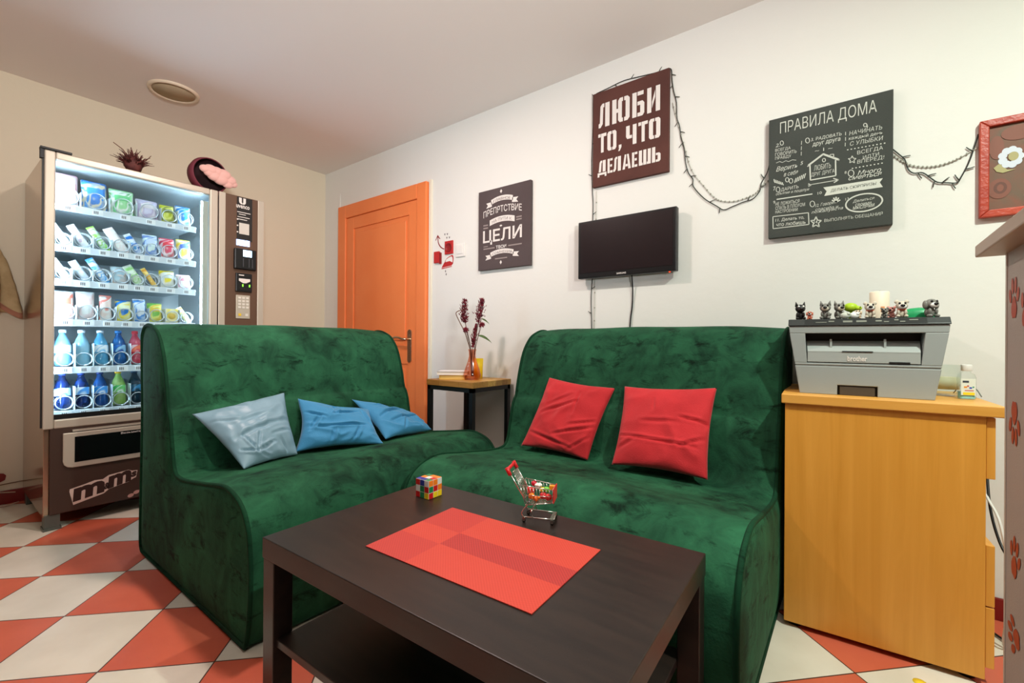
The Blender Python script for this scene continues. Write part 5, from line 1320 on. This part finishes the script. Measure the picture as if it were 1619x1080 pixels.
vbottle('clear blue bottle with white patch, third on the fifth tray', *R4[2], z, ((110, 185, 220), (90, 170, 215)), labcol=LBL)
vbottle('dark blue drink bottle, fourth on the fifth tray', *R4[3], z, ((30, 80, 150), (60, 130, 200)), labcol=((30, 110, 200), (20, 70, 150), (150, 200, 235)), cap=(60, 130, 200))
vbottle('red drink bottle beside the sofa edge on the fifth tray', *R4[4], z, ((205, 50, 70), (225, 110, 130)), labcol=((240, 200, 205), (215, 60, 80), (240, 120, 80)), cap=(215, 60, 70))
R5 = COLS[5]; z = TZ[5]
COLA = ((22, 36, 80), (30, 60, 130)); CL = ((235, 242, 250), (60, 140, 220), (200, 225, 245))
vbottle('dark cola bottle with pale label at the left end of the bottom tray', *R5[0], z, COLA, labcol=CL, cap=(40, 60, 120))
vbottle('dark cola bottle with blue and white label, second on the bottom tray', *R5[1], z, COLA, labcol=((235, 242, 250), (190, 220, 245), (70, 150, 225)), cap=(40, 60, 120))
vbottle('dark blue cola bottle, third on the bottom tray', *R5[2], z, ((20, 60, 130), (30, 100, 180)), labcol=((40, 140, 225), (225, 240, 250), (60, 150, 225)), cap=(40, 60, 120))
vbottle('lime green juice bottle with yellow cap on the bottom tray', *R5[3], z, ((150, 205, 90), (190, 220, 140)), labcol=((60, 185, 90), (235, 245, 235), (110, 205, 110)), cap=(240, 190, 40))
vbottle('nearly black drink bottle, rightmost visible on the bottom tray', *R5[4], z, ((20, 40, 56), (30, 60, 80)), labcol=((30, 90, 120), (20, 50, 70), (60, 140, 190)), cap=(30, 60, 80))

# on top of the vending machine
BR = mat('dried_brown', (92, 40, 34), 0.7, c2=(66, 26, 24), nscale=40)
rnd = random.Random(11)
tx0, ty0, tz0 = -3.155, 0.715, 1.832
t = tag(MB().ell((tx0, ty0, tz0+0.058), .034, .043, .048, 0, 16, 10, wob=.25).obj('dried_wreath', BR), 'tangled dark red-brown dried plant bundle on top of the vending machine', 'dried plant')
mb = MB()
for i in range(110):
    a = rnd.uniform(0, 2*PI); b_ = rnd.uniform(-.3, 1.3)
    d_ = Vector((math.cos(a)*math.cos(b_), math.sin(a)*math.cos(b_)*1.15, abs(math.sin(b_))))
    p = Vector((tx0, ty0, tz0+.055))+d_*.036; q_ = p+d_*rnd.uniform(.012, .042)+Vector((0, rnd.uniform(-.012, .012), rnd.uniform(0, .018)))
    p.z = max(p.z, tz0+.004); q_.z = max(q_.z, tz0+.004)
    mb.tube([p, p.lerp(q_, .5)+Vector((rnd.uniform(-.006, .006), rnd.uniform(-.006, .006), .003)), q_], .0032, 5, r_end=.001)
mb.obj('twig_tangle', BR, t)
for e in ([(tx0, ty0-.02, tz0+.09), (tx0, ty0-.045, tz0+.125), (tx0, ty0-.085, tz0+.150)], [(tx0, ty0-.005, tz0+.09), (tx0, ty0-.012, tz0+.11), (tx0, ty0-.022, tz0+.135)], [(tx0, ty0+.03, tz0+.075), (tx0, ty0+.055, tz0+.095), (tx0, ty0+.078, tz0+.130)]):
    MB().tube([(tx0, ty0, tz0+.05)]+e, .003, 6, r_end=.002).obj('long_twig', mat('twig_brown', (110, 72, 56), 0.8), t)
# round maroon holder lying on its side, opening towards the room
bx, by, bz = -3.20, 1.085, 1.832+0.112
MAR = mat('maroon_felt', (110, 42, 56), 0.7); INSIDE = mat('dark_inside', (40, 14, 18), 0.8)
t = thing('round_basket', 'round maroon basket lying on its side on the vending machine', 'basket', (bx, by, 1.832))
ax = Vector((0.90, 0.12, 0.0)).normalized()
MB().lathe(Vector((bx, by, bz))-ax*.055, [(0.0, 0), (.075, .004), (.102, .03), (.110, .07), (.103, .10), (.097, .10), (.104, .07), (.096, .032), (.070, .010), (0, .008)], 36, axis=ax, cap=False).obj('shell', MAR, t)
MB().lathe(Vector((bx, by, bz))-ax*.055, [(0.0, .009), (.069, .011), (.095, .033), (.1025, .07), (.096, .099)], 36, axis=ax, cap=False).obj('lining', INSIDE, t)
mb = MB(); cx_, cy_, cz_ = bx+.070, by+.035, bz-.006
sd = Vector((-ax.y, ax.x, 0)).normalized()
for s_, z_, r in ((-.058, .022, .020), (-.034, .026, .026), (-.006, .024, .026), (.022, .016, .032), (.050, -.004, .028), (.066, -.018, .020), (.012, -.012, .030), (-.018, -.004, .026), (.042, -.028, .022), (-.040, .006, .020)):
    mb.ell(Vector((cx_, cy_, cz_))+sd*s_*1.3+Vector((0, 0, z_*1.1)), r*.75, r*1.5, r*1.15, 0, 16, 10)
tag(mb.obj('cloud_cushion', mat('pale_pink_plush', (226, 176, 166), 0.9, sheen=0.3)), 'pale pink cloud-shaped soft toy resting in the maroon basket', 'soft toy')

# coat hanging at the left edge
t = thing('coat', 'beige quilted coat hanging beside the vending machine at the left edge', 'coat', (-3.70, 0.12, 1.09))
CO = mat('beige_quilt', (206, 182, 136), 0.8, c2=(184, 158, 114), nscale=14, bmp=0.5, bscale=28)
def coat(u, v):
    a = PI*(u-0.5); k_ = max(0.04, v)**0.4
    wv = 0.22*k_; dp = 0.165*(0.35+0.65*v)
    f_ = 1+0.14*math.sin(u*26+3*v)*v+0.05*noise.noise(Vector((u*9, v*7, 1)))
    y = 0.128+wv*math.sin(a)*f_; x = -3.792+dp*math.cos(a)*f_
    z = 1.62-0.53*v+0.025*math.sin(u*19)*v+0.012*noise.noise(Vector((u*12, v*16, 3)))
    return (x, min(y, 0.362), z)
mb = MB(); mb.grid(coat, 48, 26); mb.poly([coat(i/30, 1.0) for i in range(31)])
mb.obj('quilted_shell', CO, t)
def hem(u, v):
    p = Vector(coat(u, 1.0)); return p+Vector((0.004*math.sin(PI*v), 0, 0.012-0.030*v))
MB().grid(hem, 48, 4).obj('hem', mat('pinkish_hem', (176, 122, 96), 0.8), t)
MB().cyl((-3.80, 0.128, 1.62), (-3.755, 0.128, 1.635), .008, n=10).obj('coat_hook', NICKEL, t)
# low cable and plug on the left wall
tag(MB().tube(crom([(-3.74, 0.355, .012), (-3.72, 0.28, .006), (-3.73, 0.20, .03), (-3.772, 0.19, .09), (-3.775, 0.27, .075), (-3.782, 0.345, .06)], 6), .0032, 6).obj('cable', mat('pinkish_white_cable', (200, 170, 150), 0.5)), 'loop of white cable on the floor left of the vending machine', 'cable')
tag(MB().tube(crom([(-3.79, 0.10, .07), (-3.79, 0.22, .10), (-3.79, 0.30, .112), (-3.79, 0.42, .116)], 5), .0028, 6).obj('cable', mat('brown_cable', (110, 78, 52), 0.6)), 'brown cable along the wall just above the red baseboard', 'cable')
mb = MB(); mb.prism([(0.245, .128), (0.285, .125), (0.306, .135), (0.310, .160), (0.300, .172), (0.275, .178), (0.245, .165)], -3.7985, -3.790, 'yz')
tag(mb.obj('wall_sticker', RED_TRIM, bevel=.002), 'dark red blob sticker on the wall above the baseboard at the left edge', 'sticker')

bpy.data.scenes.remove(_tmp)
